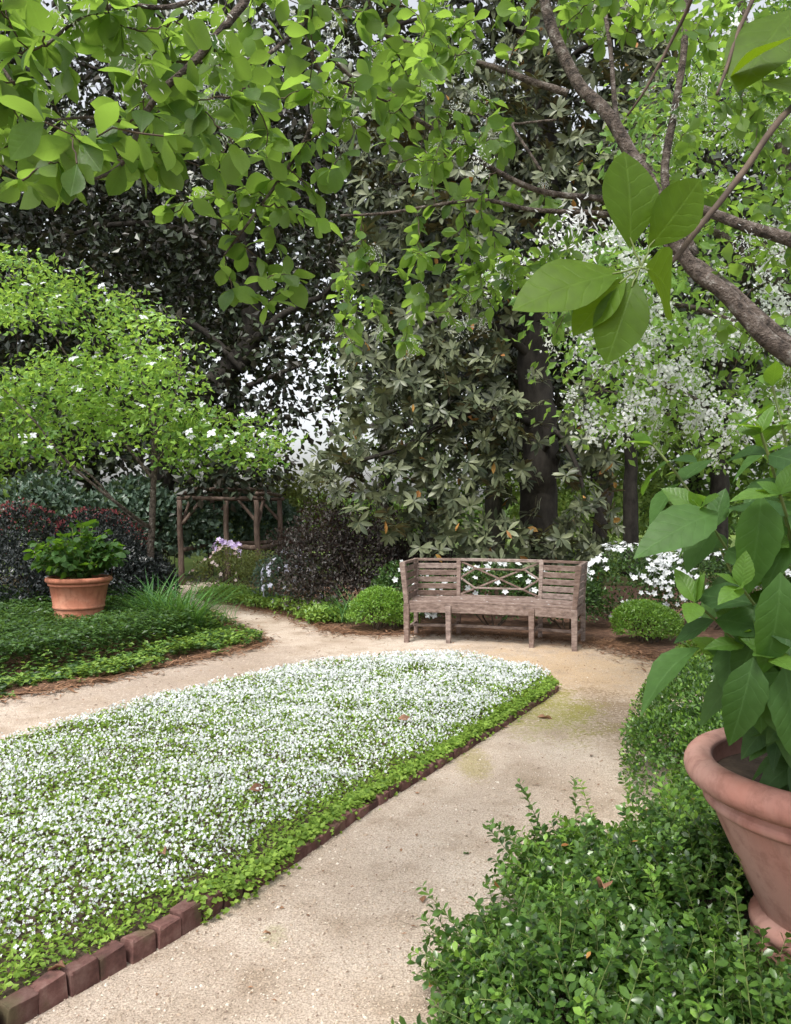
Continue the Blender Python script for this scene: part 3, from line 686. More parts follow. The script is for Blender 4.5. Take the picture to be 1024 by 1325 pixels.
# flowers: stalked, two-lipped, thick in drifts, thin along the brick side
n = 74000
P = sample_poly(BED, n); keep = (np.abs(P[:, 0] / np.maximum(P[:, 1], 0.1)) < 0.72) & (P[:, 1] > 1.5); P = P[keep]
d = poly_dist(P, nearline); P3 = np.c_[P, np.zeros(len(P))]
dens = np.clip((d - 0.1 * np.clip((7 - P[:, 1]) / 3, 0.35, 1) * 0.55 - 0.06 * lump(P3, 2.5, 21)) / 0.14, 0.0, 1) * np.clip(0.72 + 0.3 * lump(P3, 2.6, 31) + 0.42 * lump(P3, 7, 32) + 0.2 * lump(P3, 19, 33), 0.1, 1)
P = P[rng.uniform(0, 1, len(P)) < dens]
n = len(P)
H = ctop(P) + rng.uniform(-0.004, 0.032, n)
g = Geo()
face = np.c_[rng.normal(size=(n, 2)) * 0.75 + np.array([0.0, -0.3]), rng.uniform(0.35, 1.0, n)]
up = np.cross(face, rvec(n))
g.scatter(FT['mazus'], np.c_[P, H], up, face, rng.uniform(0.0085, 0.0185, n) * np.clip(P[:, 1] / 5, 1, 1.3), W=rng.uniform(0.75, 1.15, n))
o = g.obj('white_flower_carpet', M['petal'], None, False, 'stuff'); o['label'] = 'carpet of tiny white flowers filling the pointed bed'

# ------------------------------------------------------------------ the curved garden bench
def make_bench():
    th = R(-17); c, s = math.cos(th), math.sin(th); O = np.array([0.985, 8.42])
    root = thing('garden_bench', 'curved weathered wooden bench with slatted sides and lattice centre on the gravel', 'bench', (O[0], O[1], 0))
    def w(u, v, z): return np.array([O[0] + u * c - v * s, O[1] + u * s + v * c, z])
    Fp = [(-0.9, 0.0), (-0.45, 0.085), (0.45, 0.085), (0.9, 0.0)]
    Bp = [(-0.95, 0.57), (-0.47, 0.68), (0.47, 0.68), (0.95, 0.57)]
    X, Yv = norm(w(1, 0, 0) - w(0, 0, 0)), norm(w(0, 1, 0) - w(0, 0, 0))
    wood = M['bench']
    def piece(name, fn):
        g = Geo(); fn(g); o = g.obj(name, wood, root)
        b = o.modifiers.new('bevel', 'BEVEL'); b.width = 0.005; b.segments = 2; b.limit_method = 'ANGLE'
        return o
    def post(name, a, b, sz, tw=0):
        """tapering post between two points"""
        def fn(g):
            d = norm(b - a); x = norm(X - d * np.dot(X, d)); y = np.cross(d, x)
            g.box((a + b) / 2, (sz, sz, np.linalg.norm(b - a)), x, y, d, 0.82)
        return piece(name, fn)
    TOP, SEAT = 0.875, 0.435
    for k in (0, 3):                                   # end posts rise to the top rail
        sg = -1 if k == 0 else 1
        post('front_leg', w(*Fp[k], 0.0), w(*Fp[k], SEAT - 0.005), 0.065)
        post('end_post', w(Fp[k][0], Fp[k][1], SEAT - 0.004), w(Fp[k][0] + sg * 0.045, Fp[k][1] - 0.01, TOP + 0.012), 0.062)
    for k in (1, 2): post('front_leg', w(*Fp[k], 0.0), w(*Fp[k], SEAT - 0.02), 0.062)
    tops = []
    for k in range(4):
        tp = w(Bp[k][0] * 1.02, Bp[k][1] + 0.07, TOP + 0.015); tops.append((Bp[k][0] * 1.02, Bp[k][1] + 0.07))
        post('back_leg', w(*Bp[k], 0.0), w(*Bp[k], SEAT), 0.055)
        post('back_post', w(*Bp[k], SEAT + 0.001), tp, 0.05)
    def bk(k, z):
        f_ = (z - SEAT) / (TOP - SEAT); return w(Bp[k][0] * (1 + 0.02 * f_), Bp[k][1] + 0.07 * f_, z)
    def ft(k, z):
        f_ = (z - SEAT) / (TOP - SEAT); sg = -1 if k == 0 else 1; return w(Fp[k][0] + sg * 0.045 * f_, Fp[k][1] - 0.01 * f_, z)
    def slat(name, a, b, h, t_, inset=0.02):
        d = norm(b - a); piece(name, lambda g: g.bar(a + d * inset, b - d * inset, t_, h))
    # slatted panels: side backs and ends
    zs = [0.49 + 0.078 * i for i in range(5)]
    for z in zs:
        for a, b in ((0, 1), (2, 3)): slat('back_slat', bk(a, z), bk(b, z), 0.062, 0.018, 0.012)
        slat('end_slat', ft(0, z), bk(0, z), 0.062, 0.018, 0.02); slat('end_slat', ft(3, z), bk(3, z), 0.062, 0.018, 0.02)
    # top rails
    zt = TOP + 0.0
    slat('top_rail', bk(0, zt), bk(1, zt), 0.03, 0.045, 0.02); slat('top_rail', bk(1, zt), bk(2, zt), 0.034, 0.045, 0.02); slat('top_rail', bk(2, zt), bk(3, zt), 0.03, 0.045, 0.02)
    slat('top_rail', ft(0, zt), bk(0, zt), 0.03, 0.04, 0.02); slat('top_rail', ft(3, zt), bk(3, zt), 0.03, 0.04, 0.02)
    # lattice centre
    z0, z1 = 0.475, 0.855
    def lp(u, v, dz=0.0):
        z = z1 + (z0 - z1) * v; a, b = bk(1, z), bk(2, z); return a + (b - a) * u + Yv * dz
    bars = [((0.02, 0.0), (0.98, 1.0), 0.0), ((0.98, 0.0), (0.02, 1.0), 0.007), ((0.19, 0.22), (0.81, 0.22), -0.006), ((0.19, 0.79), (0.81, 0.79), -0.006),
            ((0.02, 0.5), (0.2, 0.22), 0.004), ((0.02, 0.5), (0.2, 0.79), -0.003), ((0.98, 0.5), (0.8, 0.22), 0.004), ((0.98, 0.5), (0.8, 0.79), -0.003)]
    for a, b, dz in bars:
        piece('lattice_bar', lambda g: g.bar(lp(*a, dz), lp(*b, dz), 0.016, 0.022))
    slat('bottom_rail', bk(1, 0.458), bk(2, 0.458), 0.03, 0.03, 0.02)
    # seat: four long curved boards, an apron and stretchers
    def line(f_, z):
        return [w(Fp[k][0] * (1 - f_) + Bp[k][0] * f_, Fp[k][1] * (1 - f_) + Bp[k][1] * f_, z) for k in range(4)]
    def strip(g, pts, wd, h):
        pts = smooth_poly(np.array(pts), 8, False)
        d = norm(np.gradient(pts, axis=0)); sd_ = np.cross(d, np.array([0, 0, 1.0])); n_ = len(pts)
        V = np.concatenate([pts + sd_ * wd / 2 + [0, 0, h / 2], pts - sd_ * wd / 2 + [0, 0, h / 2], pts - sd_ * wd / 2 - [0, 0, h / 2], pts + sd_ * wd / 2 - [0, 0, h / 2]])
        L, T = [], []
        for j in range(4):
            for i in range(n_ - 1):
                a, b = j * n_ + i, ((j + 1) % 4) * n_ + i
                L += [a, b, b + 1, a + 1]; T.append(4)
        L += [0, 3 * n_, 2 * n_, n_]; T.append(4); L += [n_ - 1, 2 * n_ - 1, 3 * n_ - 1, 4 * n_ - 1]; T.append(4)
        g.add(V, L, T)
    for f_ in (0.08, 0.27, 0.46, 0.65, 0.84): piece('seat_board', lambda g: strip(g, line(f_, SEAT + 0.013), 0.095, 0.024))
    piece('apron', lambda g: strip(g, line(0.015, SEAT - 0.05), 0.028, 0.1))
    piece('rear_apron', lambda g: strip(g, line(0.97, SEAT - 0.04), 0.025, 0.07))
    piece('stretcher', lambda g: strip(g, line(0.5, 0.155), 0.028, 0.032))
    for k in range(4): slat('cross_stretcher', w(*Fp[k], 0.155), w(*Bp[k], 0.155), 0.032, 0.026, 0.02)
    for k in (0, 3): slat('end_apron', w(*Fp[k], SEAT - 0.05), w(*Bp[k], SEAT - 0.05), 0.085, 0.025, 0.025)
    # fallen petals lying on it
    g = Geo()
    P = [lp(rng.uniform(0, 1), 1.0) for _ in range(2)]
    for _ in range(26):
        f_ = rng.uniform(0, 1); k = rng.integers(0, 3); t = rng.uniform()
        l = line(f_, SEAT + 0.028); P.append(l[k] * (1 - t) + l[k + 1] * t)
    P = np.array(P[2:]); g.scatter(FT['mazus'], P, rvec(len(P)) * [1, 1, 0.1], np.tile([0, 0, 1.0], (len(P), 1)), 0.025)
    g.obj('fallen_petals', M['petal'], None, False, 'stuff')['label'] = 'a few white petals dropped on the bench seat'
    return root
make_bench()

# ------------------------------------------------------------------ terracotta pots
def make_pot(c, label, prof_rim, prof_body, prof_foot, soilr, soilz, mat, plinth=None, seg=72):
    root = thing('terracotta_pot', label, 'pot', c)
    for nm, pr in (('rim', prof_rim), ('body', prof_body), ('foot', prof_foot)):
        g = Geo(); g.lathe(pr, seg, c); g.obj(nm, mat, root, True)
    g = Geo(); rr = np.linspace(soilr, 0.001, 8)
    g.lathe([(r, soilz + 0.012 * math.sin(9 * r * 3)) for r in rr], 40, c); g.obj('soil', M['soil'], root, True)
    if plinth:
        g = Geo(); r_, z_ = plinth; g.lathe([(r_, -c[2] + 0.0), (r_, z_ - 0.01), (r_ - 0.01, z_), (0.01, z_)], 32, c); g.obj('plinth', M['bark'], root, False)
    return root
def arc(cx, cz, r, a0, a1, n=7, kx=1.0):
    return [(cx + kx * r * math.cos(R(a)), cz + r * math.sin(R(a))) for a in np.linspace(a0, a1, n)]
PC = (1.235, 2.2, 0.25)
z = lambda h: h - PC[2]
rim = [(0.33, z(0.66)), (0.334, z(0.775))] + arc(0.365, z(0.752), 0.043, 150, -100, 14) + [(0.350, z(0.702)), (0.344, z(0.694)), (0.352, z(0.688))] + arc(0.339, z(0.672), 0.018, 60, -70, 6) + [(0.335, z(0.652))]
body = [(0.335, z(0.652)), (0.314, z(0.60)), (0.283, z(0.53)), (0.25, z(0.46)), (0.222, z(0.40)), (0.205, z(0.365))]
foot = [(0.205, z(0.365)), (0.207, z(0.36)), (0.214, z(0.355))] + arc(0.211, z(0.33), 0.022, 70, -60, 7) + [(0.221, z(0.306)), (0.228, z(0.29)), (0.228, z(0.255)), (0.22, z(0.25)), (0.01, z(0.25))]
make_pot(PC, 'weathered pinkish terracotta pot with thick rolled rim among the boxwood', rim, body, foot, 0.332, z(0.715), M['terra_near'], (0.24, 0.0))
LC = (-3.72, 9.3, 0.19)
rim = [(0.33, 0.36), (0.335, 0.45)] + arc(0.362, 0.432, 0.03, 120, -80, 10) + [(0.352, 0.395), (0.362, 0.388), (0.357, 0.372)]
body = [(0.357, 0.372), (0.34, 0.362), (0.30, 0.15), (0.303, 0.146), (0.308, 0.13), (0.30, 0.115), (0.29, 0.11)]
foot = [(0.29, 0.11), (0.272, 0.015), (0.276, 0.01), (0.276, 0.0), (0.01, 0.0)]
rim, body, foot = [[(r * 0.95, h_ * 1.05) for r, h_ in q] for q in (rim, body, foot)]
make_pot(LC, 'orange terracotta tub standing in the dark green ground cover', rim, body, foot, 0.332, 0.39, M['terra_far'], (0.25, 0.0))

# ------------------------------------------------------------------ rustic cedar arbor
def make_arbor():
    root = thing('rustic_arbor', 'rustic cedar log arbor standing over the walk beyond the flowers', 'arbor', (-3.15, 15.3, 0))
    g0 = {'fl': at(243, 757, 15.0), 'fr': at(341, 752, 15.7), 'nr': at(300, 740, 14.7), 'bl': at(279, 740, 16.3)}
    H = 1.62
    C = {k: np.array([v[0], v[1], 0]) for k, v in g0.items()}
    C['nr'] = np.array([(300 - 512) / F * 16.2, 16.2, 0]); C['bl'] = np.array([(277 - 512) / F * 15.6, 15.6, 0])
    C['fl'] = np.array([(243 - 512) / F * 15.0, 15.0, 0]); C['bl'] = np.array([(279 - 512) / F * 16.5, 16.5, 0]); C['fr'] = np.array([(341 - 512) / F * 15.0, 15.0, 0]); C['nr'] = np.array([(301 - 512) / F * 15.3, 15.3, 0])
    for k in C: C[k] = C[k] - np.array([0.1, 0, 0])
    C['br'] = C['fr'] + (C['bl'] - C['fl'])
    def log(name, a, b, r0, r1, sides=9):
        t = np.linspace(0, 1, 9)[:, None]; p = np.asarray(a) * (1 - t) + np.asarray(b) * t
        p[1:-1] += np.stack([lump(p * 1.0 + rng.uniform(0, 9), 5, 40 + k) for k in range(3)], 1)[1:-1] * 0.018
        g = Geo(); g.tube(p, np.linspace(r0, r1, 9), sides, True, 0.1); g.obj(name, M['cedar'], root, True)
    for k in ('fl', 'fr', 'bl', 'br', 'nr'): log('post', C[k], C[k] + [rng.normal() * 0.03, 0, H], 0.06, 0.05)
    up = lambda k, z: C[k] + np.array([0, 0, z])
    def beam(a, b, z, ov=0.1, r=0.04):
        A, B = up(a, z), up(b, z); d = norm(B - A); log('beam', A - d * ov, B + d * ov, r, r * 0.9)
    beam('fl', 'fr', H + 0.03); beam('bl', 'br', H + 0.03); beam('fl', 'bl', H + 0.12); beam('fr', 'br', H + 0.12)
    for t in (0.18, 0.4, 0.62, 0.84):
        A = up('fl', H + 0.2) * (1 - t) + up('fr', H + 0.2) * t; B = up('bl', H + 0.2) * (1 - t) + up('br', H + 0.2) * t
        d = norm(B - A); log('cross_pole', A - d * 0.12, B + d * 0.12, 0.032, 0.028)
    for a, b in (('fl', 'fr'), ('fr', 'fl'), ('fl', 'bl'), ('fr', 'br'), ('bl', 'br'), ('br', 'bl')):
        A, B = C[a], C[b]; d = norm(B - A); log('brace', A + [0, 0, H - 0.45], A + d * 0.38 + np.array([0, 0, H + 0.0]), 0.035, 0.03, 7)
    log('rail', up('fl', 0.68), up('bl', 0.72), 0.045, 0.04); log('rail', up('fr', 0.7), up('br', 0.72), 0.05, 0.045); log('rail', up('nr', 0.72), up('fr', 0.72), 0.05, 0.05)
    log('rail', up('bl', 0.72), up('br', 0.74), 0.05, 0.045)
make_arbor()
# ------------------------------------------------------------------ shrubs and ground cover
def shrub_pts(blobs, n, shell=0.8, lf=4.0, amp=0.12, seed=1, floor=0.03):
    """points in the outer shell of lumpy ellipsoids, weighted by area; returns points and outward directions"""
    wts = np.array([(b[1][0] * b[1][1] + b[1][0] * b[1][2] + b[1][1] * b[1][2]) for b in blobs]); k = rng.multinomial(n, wts / wts.sum())
    P, D = [], []
    for (c, r), m in zip(blobs, k):
        d = rvec(m); d[:, 2] = np.where(d[:, 2] < -0.35, -d[:, 2], d[:, 2])
        q = 1 + amp * lump(d * 1.0 + np.asarray(c), lf, seed)
        f = q * (shell + (1 - shell) * rng.uniform(0, 1, m) ** 0.6)
        P.append(np.asarray(c) + d * f[:, None] * np.asarray(r)); D.append(norm(d / np.asarray(r)))
    P, D = np.concatenate(P), np.concatenate(D)
    ok = P[:, 2] > floor
    for (c, r) in blobs:                                  # drop what lies deep inside a neighbour
        e = np.linalg.norm((P - np.asarray(c)) / np.asarray(r), axis=1); ok &= e > shell * 0.86
    return P[ok], D[ok]
def shrub(name, label, cat, blobs, n, tpl, size, mat, group=None, shell=0.75, amp=0.14, lf=4.0, seed=1, up=0.35, tips=None, stem=None, jit=0.7, flowers=None):
    c0 = blobs[0][0]
    root = thing(name, label, cat, (c0[0], c0[1], 0), group)
    P, D = shrub_pts(blobs, n, shell, lf, amp, seed)
    ax = norm(D * 0.6 + rng.normal(size=P.shape) * jit + np.array([0, 0, up])); zz = norm(D * 0.7 + rng.normal(size=P.shape) * 0.5 + np.array([0, 0, 0.5]))
    S = size * rng.uniform(0.6, 1.25, len(P))
    g = Geo(); g.scatter(tpl, P, ax, zz, S); g.obj('foliage', mat, root, False, 'stuff')
    if tips:
        tm, frac = tips
        P2, D2 = shrub_pts(blobs, int(n * frac), 0.97, lf, amp, seed); P2 = P2 + D2 * size * 0.4; k = D2[:, 2] > -0.1; P2, D2 = P2[k], D2[k]
        g = Geo(); g.scatter(tpl, P2, norm(D2 + rng.normal(size=P2.shape) * 0.6 + [0, 0, 0.4]), norm(D2 + rng.normal(size=P2.shape) * 0.5), size * 0.9 * rng.uniform(0.6, 1.1, len(P2)))
        g.obj('young_leaves', tm, root, False, 'stuff')
    g = Geo()
    for (c, r) in blobs:
        for _ in range(7 if stem is None else stem):
            a = rvec(1)[0]; e = np.asarray(c) + np.array([a[0], a[1], abs(a[2])]) * np.asarray(r) * 0.85
            b = np.array([c[0] + a[0] * 0.08, c[1] + a[1] * 0.08, 0.0]); t = np.linspace(0, 1, 6)[:, None]
            p = b * (1 - t) + e * t; p[1:-1] += rng.normal(size=(4, 3)) * 0.02
            g.tube(p, np.linspace(0.012, 0.004, 6), 5, False)
    g.obj('branches', M['twig'], root, True, 'stuff')
    return root, P, D
def blossoms(root, blobs, n, ftpl, size, mat, seed, facing=0.4, amp=0.14, lf=4.0, limit=170, keep=None):
    P, D = shrub_pts(blobs, n * 4, 0.97, lf, amp, seed)
    k = (D[:, 1] < facing) & (lump(P, 5.0, seed + 50) > -0.35)
    if keep is not None: k &= keep(P)
    P, D = P[k][:n], D[k][:n]
    P = P + D * 0.02
    face = norm(D + rng.normal(size=P.shape) * 0.5 + [0, -0.3, 0.2]); ax = np.cross(face, rvec(len(P)))
    leaf_objects(root, [ftpl], mat, P, ax, face, size * rng.uniform(0.7, 1.2, len(P)), limit, 'blossom', 3, 'blossoms', False)

# near boxwood: hand-built twigs with paired oval leaves
def boxwood_near():
    blobs = [((0.74, 2.68, 0.08), (0.38, 0.42, 0.25)), ((0.98, 2.5, 0.1), (0.4, 0.45, 0.36)), ((0.55, 2.15, 0.08), (0.40, 0.36, 0.26)), ((0.86, 1.92, 0.08), (0.42, 0.42, 0.27)), ((0.5, 1.75, 0.05), (0.3, 0.3, 0.22)), ((1.2, 2.85, 0.1), (0.34, 0.36, 0.3)), ((1.0, 1.62, 0.05), (0.4, 0.36, 0.2)), ((0.36, 2.3, 0.04), (0.26, 0.3, 0.17)), ((1.2, 3.2, 0.06), (0.2, 0.28, 0.17))]
    root = thing('boxwood_shrub', 'sprawling glossy boxwood with loose sprigs round the foot of the pink pot', 'shrub', (0.75, 2.3, 0))
    P, D = shrub_pts(blobs, 4400, 0.8, 5, 0.16, 3, 0.02)
    pot = np.hypot(P[:, 0] - PC[0], P[:, 1] - PC[1]) > 0.29
    P, D = P[pot], D[pot]
    tw = Geo(); old, young = [], []
    for p, d in zip(P, D):
        L = rng.uniform(0.07, 0.15) * (2.3 if rng.uniform() < 0.07 else 1)
        dr = norm(d * 0.9 + np.array([0, 0, 0.45]) + rng.normal(size=3) * 0.4)
        t = np.linspace(0, 1, 5)[:, None]; c = p - d * 0.05 + dr * t * L + np.array([0, 0, -0.12 * L]) * t * t
        tw.tube(c, np.linspace(0.0022, 0.001, 5), 3, False)
        fresh = rng.uniform() < (0.12 + 0.25 * max(0, d[2]) * (p[1] > 2.55))
        k = int(L / 0.017)
        ref = rvec(1)[0]
        for q in range(1, k + 1):
            s_ = q / k; pt = c[0] * (1 - s_) + c[-1] * s_ if False else np.array([np.interp(s_, t[:, 0], c[:, i]) for i in range(3)])
            sd_ = norm(np.cross(dr, ref if q % 2 else np.cross(dr, ref)))
            for sg in (-1, 1):
                ax = norm(dr * 0.55 + sd_ * sg * 0.8 + rng.normal(size=3) * 0.22)
                (young if fresh and s_ > 0.45 else old).append((pt, ax, norm(dr * 0.8 + rng.normal(size=3) * 0.35 + np.array([0, 0, 0.4])), rng.uniform(0.02, 0.038) * (1 - 0.25 * (q == k))))
    tw.obj('twigs', M['greentwig'], root, False, 'stuff')
    a = unpack(old); leaf_objects(root, [LT['box']], M['box'], *a, limit=300, variants=6)
    a = unpack(young); g = Geo(); g.scatter(LT['box'], *a); g.obj('young_leaves', M['boxtip'], root, True, 'stuff')
    k = rng.choice(len(P), 55, False); g = Geo(); g.scatter(LT['box'], P[k] + D[k] * 0.03, rvec(55), D[k] + rvec(55) * 0.4, rng.uniform(0.02, 0.032, 55)); g.obj('dry_leaves', M['dead'], root, True, 'stuff')
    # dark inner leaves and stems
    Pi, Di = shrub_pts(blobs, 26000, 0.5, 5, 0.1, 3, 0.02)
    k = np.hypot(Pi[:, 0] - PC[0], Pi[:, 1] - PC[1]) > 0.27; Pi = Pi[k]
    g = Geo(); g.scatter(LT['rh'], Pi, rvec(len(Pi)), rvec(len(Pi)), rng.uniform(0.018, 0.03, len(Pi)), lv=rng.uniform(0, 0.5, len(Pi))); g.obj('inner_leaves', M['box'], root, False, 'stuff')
    g = Geo()
    for (c, r) in blobs:
        for _ in range(12):
            a = rvec(1)[0]; e = np.asarray(c) + np.array([a[0], a[1], abs(a[2])]) * np.asarray(r) * 0.9; b = np.array([c[0] + a[0] * 0.05, c[1] + a[1] * 0.05, 0]); t = np.linspace(0, 1, 5)[:, None]
            g.tube(b * (1 - t) + e * t, np.linspace(0.006, 0.002, 5), 5, False)
    g.obj('branches', M['twig'], root, False, 'stuff')
boxwood_near()
shrub('boxwood_shrub', 'dense dark boxwood bush behind the pink pot beside the walk', 'shrub', [((1.85, 4.35, 0.22), (0.5, 0.75, 0.42)), ((1.7, 3.75, 0.14), (0.36, 0.45, 0.34)), ((2.4, 5.1, 0.18), (0.5, 0.7, 0.36)), ((2.2, 4.2, 0.25), (0.5, 0.8, 0.42)), ((1.5, 3.5, 0.1), (0.28, 0.35, 0.24)), ((1.58, 4.2, 0.1), (0.36, 0.5, 0.32))], 46000, LT['tiny'], 0.03, M['box'], None, 0.7, 0.16, 6, 5, tips=(M['boxtip'], 0.12))
r_, P_, D_ = shrub('boxwood_ball', 'small clipped light green boxwood ball in mulch right of the bench', 'shrub', [((2.72, 8.65, 0.2), (0.34, 0.34, 0.27)), ((2.86, 8.7, 0.17), (0.28, 0.3, 0.24))], 11000, LT['tiny'], 0.034, M['boxtip'], None, 0.75, 0.1, 6, 7)
shrub('boxwood_ball', 'small rounded green shrub in mulch left of the bench', 'shrub', [((-0.22, 9.55, 0.22), (0.36, 0.34, 0.29)), ((0.02, 9.6, 0.18), (0.26, 0.3, 0.26))], 10000, LT['tiny'], 0.036, M['boxtip'], None, 0.75, 0.12, 6, 8)
shrub('leafy_perennial', 'low yellow green leafy plant at the bend of the walk', 'plant', [((2.78, 7.3, 0.06), (0.22, 0.26, 0.17)), ((3.0, 7.0, 0.06), (0.25, 0.25, 0.2))], 520, LT['round'], 0.075, M['ivytip'], None, 0.5, 0.2, 5, 9)

# the dark ground cover of the left bed: tall tier behind, low yellow-green tier in front
def left_cover():
    edgeL = smooth_poly([(-5.4, 3.4), (-3.0, 6.35), (-2.35, 7.2), (-1.68, 8.3), (-1.62, 8.75), (-2.1, 9.8), (-2.85, 11.2), (-3.7, 12.2)], 8, False)
    n = 52000
    P = np.c_[rng.uniform(-7.2, -1.4, n), rng.uniform(4.5, 12, n)]; P = P[inpoly(P, LEFTBED)]
    P = P[P[:, 0] / P[:, 1] > -0.62]
    d = poly_dist(P, edgeL); P3 = np.c_[P, np.zeros(len(P))]
    ok = (d > 0.06 + 0.06 * lump(P3, 5, 61)) & (np.hypot(P[:, 0] - LC[0], P[:, 1] - LC[1]) > 0.3); P, d, P3 = P[ok], d[ok], P3[ok]
    hi = np.clip((d - 0.5 - 0.1 * lump(P3, 3, 62)) / 0.1, 0, 1)
    top = 0.085 + 0.04 * lump(P3, 4, 63) + 0.05 * lump(P3, 12, 64) + 0.22 * hi * (1 + 0.25 * lump(P3, 2.2, 66))
    low = rng.uniform(0, 1, len(P)) ** 0.5
    z = 0.02 + (top - 0.02) * low
    tipm = (hi < 0.5) & (low > 0.55) & (rng.uniform(0, 1, len(P)) < 0.6)
    for nm, k, mt, lab in (('ground_cover', ~tipm, M['ivy'], 'dark green ground cover filling the left bed'), ('ground_cover_young_leaves', tipm, M['ivytip'], 'yellow green leaves along the front of the left bed')):
        Q = np.c_[P[k], z[k]]; m = len(Q); g = Geo()
        # whorls of four leaves
        for q in range(3):
            a = rng.uniform(0, 6.28, m)
            g.scatter(LT['tiny'], Q + rng.normal(size=Q.shape) * 0.012, np.c_[np.cos(a), np.sin(a), rng.uniform(-0.2, 0.6, m)], np.tile([0, 0, 1.0], (m, 1)) + rvec(m) * 0.5, rng.uniform(0.036, 0.072, m))
        o = g.obj(nm, mt, None, False, 'stuff'); o['label'] = lab
left_cover()
def strap_clump(c, n, h, label, lean=0.5):
    root = thing('strap_leaf_clump', label, 'plant', (c[0], c[1], 0))
    a = rng.uniform(0, 6.28, n); k = lean * rng.uniform(0.05, 1.0, n) ** 0.8
    d = np.c_[np.cos(a) * k, np.sin(a) * k, np.ones(n)]; z = np.c_[-np.cos(a), -np.sin(a), k]
    P = np.c_[c[0] + rng.normal(size=n) * 0.09, c[1] + rng.normal(size=n) * 0.09, np.full(n, 0.02)]
    leaf_objects(root, [LT['strap']], M['blade'], P, d, z, h * rng.uniform(0.6, 1.1, n), 90, 'leaf', 4, 'leaves')
for (px, Y, n, h, lab) in ((205, 9.6, 200, 0.78, 'tuft of arching green strap leaves beside the orange tub'), (240, 9.3, 230, 0.74, 'wide tuft of green strap leaves at the corner of the left bed'), (292, 9.9, 26, 0.36, 'thin tuft of upright blades at the edge of the walk'), (455, 10.0, 90, 0.55, 'tuft of dark strap leaves left of the bench under the purple shrub')):
    strap_clump(((px - 512) / F * Y, Y), n, h, lab, 0.75 if n > 60 else 0.5)
# bright low edging plants right of the far walk
g = Geo(); n = 5200
ln = smooth_poly([(-0.95, 9.95), (-1.25, 10.6), (-2.2, 11.85), (-3.0, 12.7)], 8, False); s_ = rng.uniform(0, len(ln) - 1.01, n); i = s_.astype(int); fr = (s_ - i)[:, None]
P = ln[i] * (1 - fr) + ln[i + 1] * fr + np.array([0.28, 0.2]) * rng.uniform(-0.3, 1.2, (n, 1)) + rng.normal(size=(n, 2)) * 0.08
zt = 0.16 + 0.05 * lump(np.c_[P, P[:, 0] * 0], 5, 71)
g.scatter(LT['oval'], np.c_[P, 0.02 + zt * rng.uniform(0, 1, n) ** 0.5], rvec(n) + [0, 0, 0.3], np.tile([0, 0, 1.0], (n, 1)) + rvec(n) * 0.5, rng.uniform(0.04, 0.075, n))
o = g.obj('low_edging_plants', M['ivytip'], None, False, 'stuff'); o['label'] = 'bright green low plants edging the far walk'

# shrubs behind
MP = 'dark shrubs behind the beds'
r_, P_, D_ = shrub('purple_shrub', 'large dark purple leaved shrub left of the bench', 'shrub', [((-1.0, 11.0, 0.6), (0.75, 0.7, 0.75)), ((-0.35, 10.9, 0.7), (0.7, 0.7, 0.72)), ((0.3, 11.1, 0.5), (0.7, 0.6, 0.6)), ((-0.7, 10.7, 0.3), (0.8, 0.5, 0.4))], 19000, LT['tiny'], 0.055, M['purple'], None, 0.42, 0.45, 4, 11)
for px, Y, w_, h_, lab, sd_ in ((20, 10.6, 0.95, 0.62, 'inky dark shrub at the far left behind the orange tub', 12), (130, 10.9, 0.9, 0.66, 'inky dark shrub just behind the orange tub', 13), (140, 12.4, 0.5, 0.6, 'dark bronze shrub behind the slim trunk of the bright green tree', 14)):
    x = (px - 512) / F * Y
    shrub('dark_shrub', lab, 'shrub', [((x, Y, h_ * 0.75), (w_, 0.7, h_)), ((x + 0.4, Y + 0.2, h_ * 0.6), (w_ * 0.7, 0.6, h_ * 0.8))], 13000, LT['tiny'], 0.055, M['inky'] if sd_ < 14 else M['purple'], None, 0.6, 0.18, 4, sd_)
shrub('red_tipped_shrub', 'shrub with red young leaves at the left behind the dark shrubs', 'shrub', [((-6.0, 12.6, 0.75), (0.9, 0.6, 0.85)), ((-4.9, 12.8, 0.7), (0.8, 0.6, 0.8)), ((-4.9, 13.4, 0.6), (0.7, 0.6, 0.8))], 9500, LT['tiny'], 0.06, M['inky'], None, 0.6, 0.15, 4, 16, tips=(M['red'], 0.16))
for px, Y, lab, sd_ in ((60, 14.5, 'blue green broadleaf shrub behind the left tree', 17), (170, 15.5, 'blue green broadleaf shrub between the left tree and the arbor', 18), (290, 17.6, 'blue green broadleaf shrub seen through the arbor', 19)):
    x = (px - 512) / F * Y
    shrub('broadleaf_shrub', lab, 'shrub', [((x, Y, 0.95), (1.25, 0.8, 1.15)), ((x + 0.8, Y + 0.3, 0.8), (1.0, 0.7, 0.95))], 5200, LT['oval'], 0.14, M['bluegreen'], None, 0.6, 0.16, 3, sd_)
